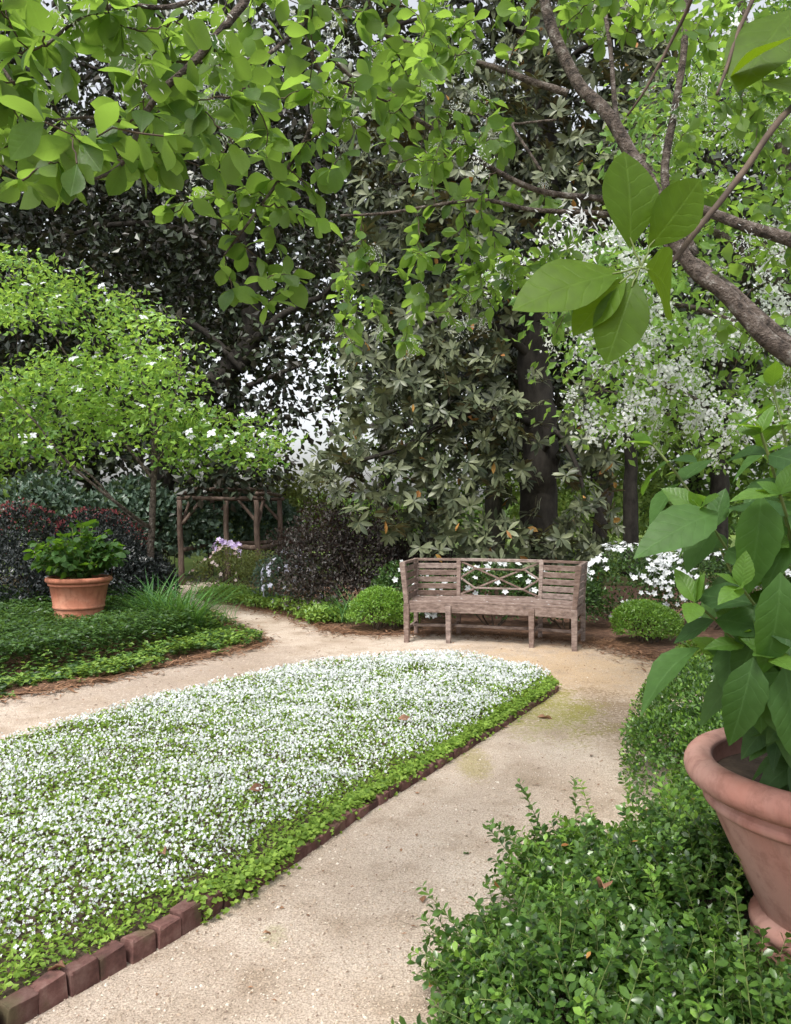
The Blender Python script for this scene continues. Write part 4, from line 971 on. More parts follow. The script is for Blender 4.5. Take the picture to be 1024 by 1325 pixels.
# azaleas
AZ = 'azaleas in flower'
B = [((-1.55, 11.6, 0.3), (0.42, 0.4, 0.5)), ((-1.85, 12.0, 0.3), (0.35, 0.4, 0.45))]
r_, P_, D_ = shrub('azalea', 'azalea with pale lilac blossom left of the purple shrub', 'shrub', B, 2600, LT['tiny'], 0.05, M['bluegreen'], None, 0.6, 0.2, 5, 21); blossoms(r_, B, 75, FT['azalea'], 0.085, M['petal_pale'], 21, amp=0.2, lf=5)
B = [((-2.75, 13.6, 0.25), (0.8, 0.5, 0.5)), ((-2.2, 13.3, 0.22), (0.6, 0.5, 0.5))]
r_, P_, D_ = shrub('azalea', 'olive azalea with a few pinkish blossoms in front of the arbor', 'shrub', B, 3600, LT['tiny'], 0.05, M['olive'], None, 0.6, 0.2, 5, 22); blossoms(r_, B, 45, FT['azalea'], 0.085, M['petal_pink'], 22, amp=0.2, lf=5, keep=lambda P: P[:, 0] < -2.6)
B = [((-3.0, 14.1, 0.62), (0.24, 0.24, 0.26))]
r_, P_, D_ = shrub('iris_clump', 'purple flowered clump in front of the arbor posts', 'plant', B, 160, LT['oval'], 0.06, M['olive'], None, 0.6, 0.2, 5, 23); blossoms(r_, B, 24, FT['azalea'], 0.13, M['petal_lilac'], 23, amp=0.2, lf=5)
B = [((2.95, 9.9, 0.35), (0.7, 0.55, 0.6)), ((3.8, 9.6, 0.38), (0.8, 0.6, 0.62)), ((4.6, 9.6, 0.4), (0.8, 0.6, 0.62))]
r_, P_, D_ = shrub('azalea', 'azalea covered in white blossom right of the bench', 'shrub', B, 9500, LT['tiny'], 0.05, M['ivy'], None, 0.6, 0.2, 5, 24); blossoms(r_, B, 420, FT['azalea'], 0.08, M['petal'], 24, amp=0.2, lf=5, limit=280)
B = [((1.2, 9.75, 0.3), (0.9, 0.3, 0.45)), ((0.1, 10.1, 0.3), (0.5, 0.35, 0.5)), ((2.1, 9.6, 0.3), (0.5, 0.35, 0.45))]
r_, P_, D_ = shrub('azalea', 'azalea with scattered white blossom just behind the bench', 'shrub', B, 9800, LT['tiny'], 0.05, M['ivy'], None, 0.6, 0.2, 5, 25); blossoms(r_, B, 75, FT['azalea'], 0.085, M['petal'], 25, amp=0.2, lf=5)

# ------------------------------------------------------------------ potted hydrangeas
def hydrangea_near():
    root = thing('hydrangea', 'big leaved green hydrangea growing in the pink pot', 'plant', (PC[0], PC[1], 0.7))
    base = np.array([PC[0], PC[1], 0.7]); old, young = [], []
    stems = [(at(905, 660, 1.95), 0), (at(845, 575, 2.25), 0), (at(985, 560, 1.95), 0), (at(1010, 640, 1.75), 0), (at(900, 780, 1.85), 0), (at(960, 760, 1.75), 0), (at(965, 835, 1.85), 0), (at(1060, 600, 2.0), 0), (at(1100, 700, 1.8), 0),
             (at(1120, 560, 2.3), 0), (at(1180, 680, 2.1), 0), (at(1000, 850, 1.75), 0), (at(1000, 500, 2.3), 0), (at(940, 850, 2.0), 0), (at(1200, 800, 1.9), 0), (at(985, 700, 1.9), 0)]
    g = Geo()
    for tip, _ in stems:
        d = tip - base; b = base + np.array([d[0] * 0.25, d[1] * 0.25, -0.02]); mid = b + np.array([d[0] * 0.2, d[1] * 0.2, d[2] * 0.7])
        t = np.linspace(0, 1, 10)[:, None]; p = (1 - t) ** 2 * b + 2 * (1 - t) * t * mid + t * t * tip
        g.tube(p, np.linspace(0.006, 0.0035, 10), 6, False)
        L = np.linalg.norm(np.diff(p, axis=0), axis=1).sum(); k = max(3, int(L / 0.1)); a0 = rng.uniform(0, 3.14)
        for q in range(k + 1):
            s_ = 0.22 + 0.78 * q / k; pt = np.array([np.interp(s_, t[:, 0], p[:, i]) for i in range(3)]); tg = norm(p[min(int(s_ * 9) + 1, 9)] - p[min(int(s_ * 9), 8)])
            u = norm(np.cross(tg, [0.3, 1, 0.1])); v = np.cross(tg, u); a = a0 + q * math.pi / 2
            for sg in (0, math.pi):
                sd_ = u * math.cos(a + sg) + v * math.sin(a + sg)
                fresh = s_ > 0.93
                dr = norm(sd_ + tg * (0.9 if fresh else 0.25) + np.array([0, 0, -0.28 if not fresh else 0.1]) + rng.normal(size=3) * 0.15)
                z = norm(tg * 0.9 - sd_ * 0.1 + np.array([0, -0.15, 0.5]) + rng.normal(size=3) * 0.25)
                (young if fresh else old).append((pt, dr, z, rng.uniform(0.11, 0.18) * (0.65 if fresh else 1)))
        for sg in (-1, 1): young.append((tip, norm(norm(tip - p[-2]) + rng.normal(size=3) * 0.5), norm(rng.normal(size=3) + [0, 0, 1]), rng.uniform(0.05, 0.08)))
    # the broad leaf held out over the walk and the drooping one below it
    old += [(at(930, 662, 1.9), norm(at(808, 702, 1.8) - at(930, 662, 1.9)), norm([-0.1, -0.75, 0.75]), 0.235), (at(905, 838, 1.85), norm(at(812, 858, 1.8) - at(905, 815, 1.85)), norm([-0.3, -0.2, 0.9]), 0.19),
            (at(985, 640, 1.8), norm([-0.15, -0.25, -1]), norm([-0.2, -1, 0.1]), 0.22), (at(1010, 740, 1.7), norm([-0.1, -0.2, -1]), norm([-0.1, -1, 0.1]), 0.22), (at(975, 850, 1.75), norm([-0.3, -0.2, -1]), norm([-0.3, -1, 0.2]), 0.2), (at(1015, 860, 1.75), norm([0.1, -0.2, -1]), norm([0.1, -1, 0.2]), 0.21)]
    g.obj('stems', M['greentwig'], root, True)
    a = unpack(old); leaf_objects(root, [LT['hyd'], LT['hyd2'], LT['hyd3']], M['hyd'], *a, limit=300, variants=3)
    a = unpack(young); leaf_objects(root, [LT['hyd'], LT['hyd3']], M['hyd_young'], *a, limit=120, variants=3, name='young_leaf', rest='young_leaves')
hydrangea_near()
def hydrangea_far():
    root = thing('hydrangea', 'rounded leafy hydrangea growing in the orange tub', 'plant', (LC[0], LC[1], 0.6))
    c = np.array([LC[0] - 0.03, LC[1], 0.72]); old = []
    g = Geo()
    for _ in range(95):
        d = rvec(1)[0]; d[2] = abs(d[2]) * 0.9 + 0.1; tip = c + norm(d) * np.array([0.62, 0.5, 0.62]) * rng.uniform(0.6, 1.0)
        b = np.array([LC[0], LC[1], 0.57]); t = np.linspace(0, 1, 6)[:, None]; p = b * (1 - t) + tip * t; p[1:-1, 2] += 0.05
        g.tube(p, np.linspace(0.006, 0.003, 6), 5, False)
        old += leaves_on(p, 0.08, 0.32, 0.25, 0.11, 0.3)
    g.obj('stems', M['greentwig'], root, True, 'stuff')
    a = unpack(old); leaf_objects(root, [LT['round'], LT['fringe2']], M['hyd'], *a, limit=220, variants=3)
hydrangea_far()
# ------------------------------------------------------------------ trees
def px_targets(n, x0, x1, y0, y1, Y0, Y1, keep=None):
    """targets for twigs through the volume whose measured extent in the photograph is given"""
    P = np.array([at(rng.uniform(x0, x1), rng.uniform(y0, y1), rng.uniform(Y0, Y1)) for _ in range(n)])
    return P
def inside(P, poly): return P[inpoly(topix(P), poly)]

def white_panicles(root, C, size, n_pet, limit, name='blossom', mat='petal_fringe', wd=1.1):
    """loose hanging tufts of strap petals"""
    V = []
    tv = Geo(); k = n_pet
    off = rng.normal(size=(k, 3)) * np.array([0.22, 0.22, 0.27])
    tv.scatter(LT['rh'], off, norm(off * 0.7 + rng.normal(size=(k, 3)) * 0.7 + [0, 0, -0.4]), rvec(k), 0.15 * rng.uniform(0.7, 1.2, k), W=wd * 0.6)
    tpl = (np.concatenate(tv.V), np.concatenate(tv.L), np.concatenate(tv.T), np.concatenate(tv.U))
    n = len(C); a = rng.uniform(0, 6.28, n)
    leaf_objects(root, [tpl], M[mat], C, np.c_[np.cos(a), np.sin(a), rng.normal(size=n) * 0.2], np.tile([0, 0, 1.0], (n, 1)), size * rng.uniform(0.7, 1.3, n), limit, name, 3, name + 's', False)

# fringe tree over the walk, trunk just out of view on the right
def fringe_right():
    root = thing('fringe_tree', 'fringe tree with pale knotty limbs leaning over the walk from the right', 'tree', (3.1, 3.0, 0))
    T = Tree(root, M['bark'], M['twig'])
    T.limb([(3.1, 3.0, 0), (3.02, 3.0, 0.7), (2.75, 3.0, 1.3), (2.45, 3.0, 1.62)], 0.12, 0.085, 'trunk', 14)
    m = T.limb([(2.45, 3.0, 1.62), at(1150, 560, 3.0) , at(1024, 462, 3.0), at(960, 400, 3.05), at(890, 325, 3.1), at(845, 245, 3.15), at(795, 165, 3.2), at(745, 85, 3.3), at(708, 10, 3.35), at(690, -90, 3.4), at(660, -200, 3.5)], 0.07, [0.07, 0.045, 0.034, 0.031, 0.029, 0.027, 0.026, 0.025, 0.023, 0.021, 0.019], knots=0.35)
    T.limb([at(1100, 520, 3.0), at(985, 415, 3.15), at(915, 350, 3.3), at(880, 330, 3.5), at(850, 300, 3.8)], 0.034, 0.016)
    T.limb([at(1220, 420, 3.0), at(1100, 350, 3.3), at(1024, 312, 3.4), at(960, 290, 3.5), at(905, 270, 3.6), at(860, 262, 3.65)], 0.036, 0.018)
    T.limb([at(860, 262, 3.65), at(772, 257, 3.6), at(697, 247, 3.55), at(632, 215, 3.5), at(565, 170, 3.4), at(512, 137, 3.3), at(450, 95, 3.2), at(400, 40, 3.1)], 0.016, 0.006)
    T.limb([at(880, 290, 3.6), at(770, 276, 3.7), at(690, 272, 3.8), at(620, 258, 3.9), at(512, 274, 4.0), at(440, 280, 4.0)], 0.014, 0.006)
    T.limb([at(735, 120, 3.25), at(690, 105, 3.3), at(640, 86, 3.35), at(590, 75, 3.4), at(540, 58, 3.4), at(480, 40, 3.4)], 0.016, 0.006)
    T.limb([at(900, 330, 3.5), at(862, 240, 3.5), at(872, 150, 3.55), at(884, 60, 3.6), at(890, -80, 3.7)], 0.02, 0.014)
    T.limb([at(810, 200, 3.2), at(797, 140, 3.3), at(790, 60, 3.4), at(770, -50, 3.5)], 0.012, 0.008)
    T.limb([at(700, 220, 3.4), at(665, 165, 3.6), at(675, 160, 3.6), at(720, 155, 3.5)], 0.007, 0.005)
    # the twig reaching towards the viewer
    T.bark = M['twig']
    T.limb([at(1100, 480, 2.6), at(1150, 250, 1.7), at(1090, 120, 1.2), at(1024, 140, 0.98), at(960, 225, 0.93), at(905, 295, 0.9), at(872, 338, 0.88), at(842, 352, 0.87)], 0.006, [0.012, 0.008, 0.006, 0.0042, 0.0038, 0.0034, 0.003, 0.0022], 'near_twig', 8, 0.05)
    T.limb([at(1090, 120, 1.2), at(1020, -60, 1.1), at(965, 20, 1.05), at(940, 90, 1.02), at(928, 122, 1.0)], 0.004, 0.0018, 'near_twig', 8, 0.05)
    T.limb([at(1020, -60, 1.1), at(920, -40, 1.2), at(880, 35, 1.28), at(830, 118, 1.3), at(780, 180, 1.35), at(690, 240, 1.4)] if False else [at(1020, -60, 1.1), at(930, -60, 1.2), at(882, 30, 1.28), at(838, 112, 1.3), at(812, 150, 1.32)], 0.004, 0.0018, 'near_twig', 8, 0.05)
    T.bark = M['bark']
    near = []
    def L(b, t, Yb, Yt, z, s): 
        a, c = at(*b, Yb), at(*t, Yt); near.append((a, norm(c - a), norm(z), np.linalg.norm(c - a) * s))
    L((815, 322), (820, 192), 0.87, 0.86, (0.15, -1, 0.25), 1.05); L((838, 322), (912, 232), 0.87, 0.85, (0.5, -0.8, 0.45), 1.05); L((835, 345), (878, 372), 0.87, 0.8, (0.4, -0.75, -0.4), 1.5)
    L((805, 352), (672, 375), 0.87, 0.84, (-0.2, -0.9, 0.5), 1.02); L((812, 358), (738, 420), 0.87, 0.86, (-0.5, -0.8, 0.4), 1.0); L((822, 360), (790, 452), 0.87, 0.84, (-0.2, -0.95, 0.1), 1.05)
    L((945, 100), (1010, 40), 1.02, 0.95, (0.3, -0.9, 0.4), 1.3); L((985, 105), (1050, 110), 1.0, 0.95, (0.1, -0.9, 0.5), 1.3); L((1030, 10), (960, 80), 1.05, 0.98, (-0.3, -0.8, 0.5), 1.0)
    a = unpack(near); hub = at(830, 345, 0.87); g = Geo()
    for q in range(6):
        t = np.linspace(0, 1, 5)[:, None]; p = hub * (1 - t) + (a[0][q] + a[1][q] * 0.012) * t; p[1:-1] += rng.normal(size=(3, 3)) * 0.0008
        g.tube(p, np.linspace(0.0014, 0.0009, 5), 6, False)
    g.obj('leaf_stalks', M['greentwig'], root, True)
    leaf_objects(root, [LT['near']], M['fringe_near'], *a, limit=30)
    # the foliage
    tg = np.concatenate([px_targets(34, 500, 720, -160, 70, 2.9, 3.8), px_targets(34, 490, 650, 20, 230, 3.0, 3.8), px_targets(30, 440, 720, 330, 450, 3.6, 4.5), px_targets(14, 520, 720, 200, 340, 3.4, 4.4), px_targets(60, 720, 1100, -200, 60, 3.0, 4.6), px_targets(70, 850, 1120, 40, 330, 3.4, 5.0), px_targets(20, 900, 1120, 330, 520, 3.2, 4.4), px_targets(26, 590, 760, 300, 400, 3.8, 4.6)])
    N = np.array(T.N); tg = tg[np.argsort([np.min(np.linalg.norm(N - t, axis=1)) for t in tg])]
    lv = []
    bl = []
    for t in tg:
        p = T.grow(t, up=0.1)
        if p is not None:
            lv += leaves_on(p, 0.04, 0.3, 0.22, 0.082, 0.45)
            if rng.uniform() < 0.3: bl.append(p[-1] + rng.normal(size=3) * 0.03)
    T.done()
    a = unpack(lv); leaf_objects(root, [LT['fringe'], LT['fringe2'], LT['fringe3']], M['fringe'], *a, limit=260)
    bl += [at(752, 290, 1.1)]
    white_panicles(root, np.array(bl), 0.1, 80, 80, wd=0.65)
fringe_right()

# fringe tree behind the viewer's left, boughs hanging into the top of the view
def fringe_left():
    root = thing('fringe_tree', 'large leaved fringe tree boughs hanging over the white flower bed', 'tree', (-2.7, -0.6, 0))
    T = Tree(root, M['bark'], M['twig'])
    T.limb([(-2.7, -0.6, 0), (-2.62, -0.6, 0.9), (-2.5, -0.45, 1.8), (-2.2, -0.2, 2.6)], 0.13, 0.09, 'trunk', 14)
    T.limb([(-2.2, -0.2, 2.6), (-1.8, 0.4, 3.1), (-1.1, 1.2, 3.25), at(330, -150, 1.9), at(320, -20, 1.85), at(298, 22, 1.82), at(246, 84, 1.8), at(206, 122, 1.8), at(181, 163, 1.78), at(172, 195, 1.77), at(150, 220, 1.76), at(110, 236, 1.74), at(62, 243, 1.72)], 0.05, [0.07, 0.05, 0.03, 0.013, 0.011, 0.0105, 0.009, 0.008, 0.007, 0.0055, 0.0045, 0.003, 0.002], knots=0.12)
    T.limb([at(320, -20, 1.85), at(220, 8, 1.75), at(160, 6, 1.7), at(110, 20, 1.65), at(60, 60, 1.6)], 0.006, 0.003)
    T.limb([at(181, 163, 1.78), at(130, 152, 1.7), at(70, 155, 1.65)], 0.005, 0.002)
    T.limb([(-1.1, 1.2, 3.25), at(480, -190, 2.4), at(420, -60, 2.5), at(395, 30, 2.55), at(414, 92, 2.6), at(450, 108, 2.7), at(500, 130, 2.8)], 0.03, [0.03, 0.012, 0.008, 0.007, 0.006, 0.005, 0.004], knots=0.1)
    T.limb([at(414, 92, 2.6), at(400, 170, 2.5), at(360, 235, 2.5), at(320, 290, 2.5), at(290, 330, 2.5)], 0.008, 0.003)
    T.limb([at(395, 30, 2.55), at(330, 80, 2.4), at(260, 80, 2.3), at(200, 78, 2.2)], 0.007, 0.003)
    T.limb([(-1.8, 0.4, 3.1), (-1.9, 1.4, 3.0), at(-150, -60, 1.9), at(-40, 40, 1.8), at(20, 110, 1.7)], 0.03, [0.04, 0.025, 0.012, 0.007, 0.003], knots=0.1)
    tg = np.concatenate([px_targets(80, -160, 330, -160, 215, 1.55, 2.4), px_targets(50, -120, 230, -40, 235, 1.5, 2.1), px_targets(48, 300, 560, -140, 170, 2.2, 3.1), px_targets(26, 190, 350, 40, 220, 1.9, 2.6), px_targets(12, 330, 450, 120, 260, 2.3, 2.8),
        inside(px_targets(60, 200, 460, 220, 400, 2.3, 2.8), [(215, 225), (440, 225), (430, 330), (400, 380), (330, 395), (290, 370), (210, 300)])[:20]])
    N = np.array(T.N); tg = tg[np.argsort([np.min(np.linalg.norm(N - t, axis=1)) for t in tg])]
    lv, bl = [], []
    for t in tg:
        p = T.grow(t, up=0.06, rmax=0.006)
        if p is not None:
            lv += leaves_on(p, 0.04, 0.26, 0.25, 0.082, 0.45)
            if rng.uniform() < 0.25: bl.append(p[-1] + rng.normal(size=3) * 0.03)
    T.done()
    a = unpack(lv); leaf_objects(root, [LT['fringe'], LT['fringe2'], LT['fringe3']], M['fringe'], *a, limit=300)
    white_panicles(root, np.array(bl), 0.09, 60, 60, wd=0.65)
fringe_left()

# the flowering fringe tree further back on the right
def fringe_back():
    root = thing('fringe_tree', 'smaller fringe tree thick with white blossom beyond the potted hydrangea', 'tree', (4.9, 7.0, 0))
    T = Tree(root, M['bark'], M['twig'])
    T.limb([(4.9, 7.0, 0), (4.8, 7.0, 0.8), (4.6, 7.0, 1.5), (4.3, 7.0, 2.0)], 0.11, 0.08, 'trunk', 12)
    T.limb([(4.6, 7.0, 1.5), at(1080, 560, 6.9), at(1000, 545, 6.8), at(930, 530, 6.7), at(870, 500, 6.6), at(815, 470, 6.5), at(770, 430, 6.4)], 0.05, 0.012)
    T.limb([at(930, 530, 6.7), at(880, 540, 6.9), at(830, 520, 7.0), at(780, 505, 7.0)], 0.02, 0.007)
    T.limb([(4.3, 7.0, 2.0), at(1060, 420, 6.8), at(960, 330, 6.6), at(880, 260, 6.5), at(830, 200, 6.5)], 0.06, 0.015)
    T.limb([(4.3, 7.0, 2.0), at(1050, 300, 6.4), at(1000, 160, 6.3), at(960, 20, 6.3), at(930, -120, 6.3)], 0.055, 0.018)
    T.limb([(4.6, 7.0, 1.5), at(1080, 500, 6.0), at(990, 440, 5.8), at(900, 400, 5.7), at(800, 385, 5.6)], 0.045, 0.01)
    poly = [(700, 470), (690, 430), (740, 380), (640, 370), (600, 400), (620, 350), (760, 330), (840, 260), (800, 180), (900, 60), (900, -150), (1150, -150), (1150, 560), (1000, 600), (880, 600), (800, 560), (760, 560), (740, 520)]
    tg = inside(px_targets(900, 590, 1150, -150, 600, 5.3, 7.6), poly)[:640]
    N = np.array(T.N); tg = tg[np.argsort([np.min(np.linalg.norm(N - t, axis=1)) for t in tg])]
    for t in tg: T.grow(t, up=0.1, rmax=0.014)
    T.done()
    P, D, Z, S = clump_leaves(tg, 22, 0.15, 0.085, 0.6, hang=0.3)
    g = Geo(); g.scatter(LT['tiny'], P, D, Z, S, lv=bough_lv(P, 2.2, 56)); g.obj('foliage', M['fringe_far'], root, False, 'stuff')
    b = tg[rng.uniform(0, 1, len(tg)) < np.clip(0.45 + 0.6 * lump(tg, 1.8, 55), 0.06, 0.9)] ; b = np.concatenate([b, b[::2]]) + rng.normal(size=(len(b) + len(b[::2]), 3)) * [0.1, 0.1, 0.08] + [0, -0.13, 0.0]
    b = b[(topix(b)[:, 1] > 225) | (rng.uniform(0, 1, len(b)) < 0.25)]
    white_panicles(root, b, 0.19, 60, 260, wd=2.6)
fringe_back()

# bright young tree on the left with a slim trunk
def bright_tree():
    x = (196 - 512) / F * 11.0
    root = thing('flowering_tree', 'small bright green tree with a slim trunk beside the orange tub', 'tree', (x, 11.0, 0))
    T = Tree(root, M['bark'], M['twig'])
    def w(px, py, Y=11.0): return at(px, py, Y)
    T.limb([(x, 11.0, 0), w(195, 740), w(197, 680), w(198, 630), w(200, 580), w(203, 520)], 0.058, 0.03, 'trunk', 12)
    for pts in ([w(196, 684), w(170, 668), w(140, 640), w(110, 610), w(60, 590), w(20, 560)], [w(198, 620), w(160, 570), w(130, 530), w(100, 480), w(70, 430), w(60, 380)], [w(201, 560), w(185, 490), w(180, 430), w(170, 370)], [w(199, 600), w(240, 560), w(290, 540), w(330, 560)], [w(200, 570), w(230, 500), w(235, 440)], [w(196, 684, 11.0), w(150, 650, 10.4), w(90, 600, 10.1), w(40, 540, 10.0), w(-20, 480, 10.0)]):
        T.limb(pts, 0.026, 0.006)
    poly = [(-120, 330), (20, 320), (60, 350), (120, 360), (190, 395), (245, 450), (255, 500), (250, 525), (330, 545), (365, 570), (345, 600), (300, 605), (250, 610), (190, 600), (120, 625), (60, 600), (0, 630), (-120, 600)]
    tg = inside(px_targets(900, -120, 370, 315, 640, 9.8, 12.2), poly)[:560]
    k = lump(tg, 3.6, 77) > -0.3; tg = tg[k]
    N = np.array(T.N); tg = tg[np.argsort([np.min(np.linalg.norm(N - t, axis=1)) for t in tg])]
    for t in tg: T.grow(t, up=0.12, rmax=0.012)
    T.done()
    P, D, Z, S = clump_leaves(tg, 28, 0.15, 0.1, 0.45, up=0.8)
    g = Geo(); g.scatter(LT['tiny'], P, D, Z, S, lv=bough_lv(P, 3.0, 57)); g.obj('foliage', M['bright'], root, False, 'stuff')
    b = tg[rng.uniform(0, 1, len(tg)) < np.where(topix(tg)[:, 0] > 230, 0.9, 0.45)] + rng.normal(size=3) * 0.05 + [0, -0.12, 0.06]
    f_ = norm(np.tile([0, -0.5, 0.8], (len(b), 1)) + rvec(len(b)) * 0.4)
    leaf_objects(root, [FT['dogwood']], M['petal'], b, np.cross(f_, rvec(len(b))), f_, 0.125 * rng.uniform(0.6, 1.2, len(b)), 220, 'blossom', 3, 'blossoms', False)
bright_tree()

# the great magnolia behind the bench
def rosettes(C, axis, per, size, hang=0.25):
    n = len(C); k = per; P, D, Z = [], [], []
    ax = norm(axis); u = norm(np.cross(ax, rvec(n))); v = np.cross(ax, u)
    for q in range(k):
        a = q * 2.4 + rng.uniform(0, 0.6, n); el = rng.uniform(0.05, 0.75, n)
        rad = u * np.cos(a)[:, None] + v * np.sin(a)[:, None]
        d = norm(rad + ax * el[:, None] + np.array([0, 0, -hang])); P.append(C + ax * (q * 0.006)); D.append(d); Z.append(norm(ax * 1.0 - rad * el[:, None] * 0.8 + rvec(n) * 0.25))
    return np.concatenate(P), np.concatenate(D), np.concatenate(Z), size * rng.uniform(0.6, 1.15, n * k)
def magnolia():
    root = thing('magnolia_tree', 'great old magnolia with dull green leaves and dark trunk behind the bench', 'tree', (2.0, 11.4, 0))
    T = Tree(root, M['darkbark'], M['darkbark'])
    def w(px, py, Y=11.4): return at(px, py, Y)
    T.limb([(2.0, 11.4, 0), w(698, 640), w(700, 560), w(695, 470), w(698, 380), w(705, 280), w(700, 160), w(690, 20), w(690, -100)], 0.29, 0.13, 'trunk', 16, 0.05)
    T.limb([(2.95, 11.9, 0), w(782, 640, 11.9), w(780, 570, 11.9), w(770, 450, 11.8), w(750, 330, 11.7)], 0.12, 0.07, 'trunk', 10)
    for pts, r in (([w(698, 470), w(640, 420, 10.9), w(590, 410, 10.6), w(520, 430, 10.4)], 0.07), ([w(703, 300), w(640, 250, 10.8), w(580, 230, 10.5), w(510, 240, 10.2)], 0.07), ([w(698, 220), w(620, 160, 10.7), w(540, 120, 10.3), w(470, 120, 10.2)], 0.07), ([w(700, 350), w(745, 300, 10.9), w(800, 240, 10.6), w(860, 220, 10.5)], 0.06),
                   ([w(695, 550), w(640, 530, 10.8), w(590, 540, 10.5), w(520, 580, 10.3), w(450, 600, 10.2)], 0.06), ([w(697, 600), w(720, 560, 10.8), w(745, 600, 10.5), w(760, 660, 10.3)], 0.05), ([w(690, 60), w(640, 20, 10.8), w(570, 20, 10.4), w(480, 40, 10.2)], 0.06), ([w(690, 120), w(760, 60, 10.9), w(830, 40, 10.7)], 0.06), ([w(700, 250, 11.4), w(690, 200, 10.8), w(685, 170, 10.5), w(700, 130, 10.3)], 0.05)):
        T.limb(pts, r, 0.02, sides=8)
    poly = [(440, 400), (455, 300), (440, 180), (430, -100), (900, -100), (890, 180), (800, 330), (740, 420), (735, 480), (790, 560), (800, 690), (770, 735), (600, 735), (520, 700), (400, 650), (395, 600), (440, 560), (450, 500)]
    front = inside(px_targets(3800, 390, 900, -100, 740, 9.9, 11.0), poly)
    k = lump(front, 2.6, 91) > -0.42; front = front[k]
    pix = topix(front); trunkgap = (np.abs(pix[:, 0] - 700) < 32) & (pix[:, 1] > 300) & (pix[:, 1] < 680); front = front[~trunkgap | (rng.uniform(0, 1, len(front)) < 0.3)][:1500]
    N = np.array(T.N); front = front[np.argsort([np.min(np.linalg.norm(N - t, axis=1)) for t in front])]
    for t in front: T.grow(t, up=0.1, rmax=0.025, thick=0.012, n=6)
    T.done('branches')
    ax = norm(np.array([0, -0.55, 0.45]) + rvec(len(front)) * 0.7)
    P, D, Z, S = rosettes(front, ax, 11, 0.185)
    leaf_objects(root, [LT['mag']], M['magnolia'], P, D, Z, S, limit=300, variants=6)
    # deeper leaves, shade of the outer shell put into a darker leaf colour
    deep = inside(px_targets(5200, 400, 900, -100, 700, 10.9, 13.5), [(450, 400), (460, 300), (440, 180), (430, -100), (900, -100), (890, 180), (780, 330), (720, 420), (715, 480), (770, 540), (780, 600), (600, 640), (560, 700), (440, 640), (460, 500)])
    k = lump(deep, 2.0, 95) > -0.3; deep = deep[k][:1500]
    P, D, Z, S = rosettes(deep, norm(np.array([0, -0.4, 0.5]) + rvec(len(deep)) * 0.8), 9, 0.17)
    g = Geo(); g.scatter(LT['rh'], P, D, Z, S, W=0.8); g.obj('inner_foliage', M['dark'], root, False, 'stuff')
    dd = front[rng.uniform(0, 1, len(front)) < 0.11]; n = len(dd)
    leaf_objects(root, [LT['mag'], LT['oval']], M['dead'], dd + rvec(n) * 0.07 + [0, -0.08, 0], norm(rvec(n) + [0, 0, -1.0]), norm(rvec(n) + [0, -1.0, 0.3]), 0.16 * rng.uniform(0.7, 1.1, n), 150, 'dry_leaf', 3, 'dry_leaves', False)
magnolia()
def dark_magnolia():
    root = thing('dark_tree', 'tall blackish evergreen with heavy limbs behind the bright green tree', 'tree', (-5.2, 16.5, 0))
    T = Tree(root, M['darkbark'], M['darkbark'])
    def w(px, py, Y=16.0): return at(px, py, Y)
    T.limb([(-5.2, 16.5, 0), w(215, 600, 16.5), w(260, 520, 16.4), w(325, 440, 16.3), w(320, 330, 16.2), w(300, 200, 16.2), w(290, 0, 16.2)], 0.3, 0.16, 'trunk', 12)
    for pts, r in (([w(330, 440), w(360, 410), w(420, 380), w(450, 330)], 0.11), ([w(322, 350), w(240, 300), w(150, 290), w(60, 310)], 0.1), ([w(318, 480), w(250, 420), w(160, 400)], 0.09), ([w(310, 260), w(380, 220), w(430, 200)], 0.09), ([w(318, 500), w(370, 480), w(400, 470)], 0.06), ([w(300, 200), w(200, 120), w(100, 80)], 0.1)):
        T.limb(pts, r, 0.03, sides=8)
    poly = [(-150, 0), (470, 0), (440, 200), (430, 330), (400, 390), (372, 420), (370, 560), (350, 620), (250, 640), (100, 600), (-150, 600)]
    tg = inside(px_targets(3000, -150, 470, -40, 640, 14.6, 17.8), poly)[:1700]; tg = tg[lump(tg, 1.6, 101) > -0.5]; tg = np.concatenate([tg, px_targets(26, 365, 450, 400, 590, 14.6, 17.0)])
    N = np.array(T.N); tg = tg[np.argsort([np.min(np.linalg.norm(N - t, axis=1)) for t in tg])]
    for t in tg[:500]: T.grow(t, up=0.1, rmax=0.03, thick=0.012, n=5, sides=4)
    T.done('branches')
    P, D, Z, S = clump_leaves(tg, 24, 0.28, 0.18, 0.8, hang=0.2)
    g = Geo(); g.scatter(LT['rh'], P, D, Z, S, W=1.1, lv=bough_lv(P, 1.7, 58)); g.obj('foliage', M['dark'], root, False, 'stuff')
dark_magnolia()
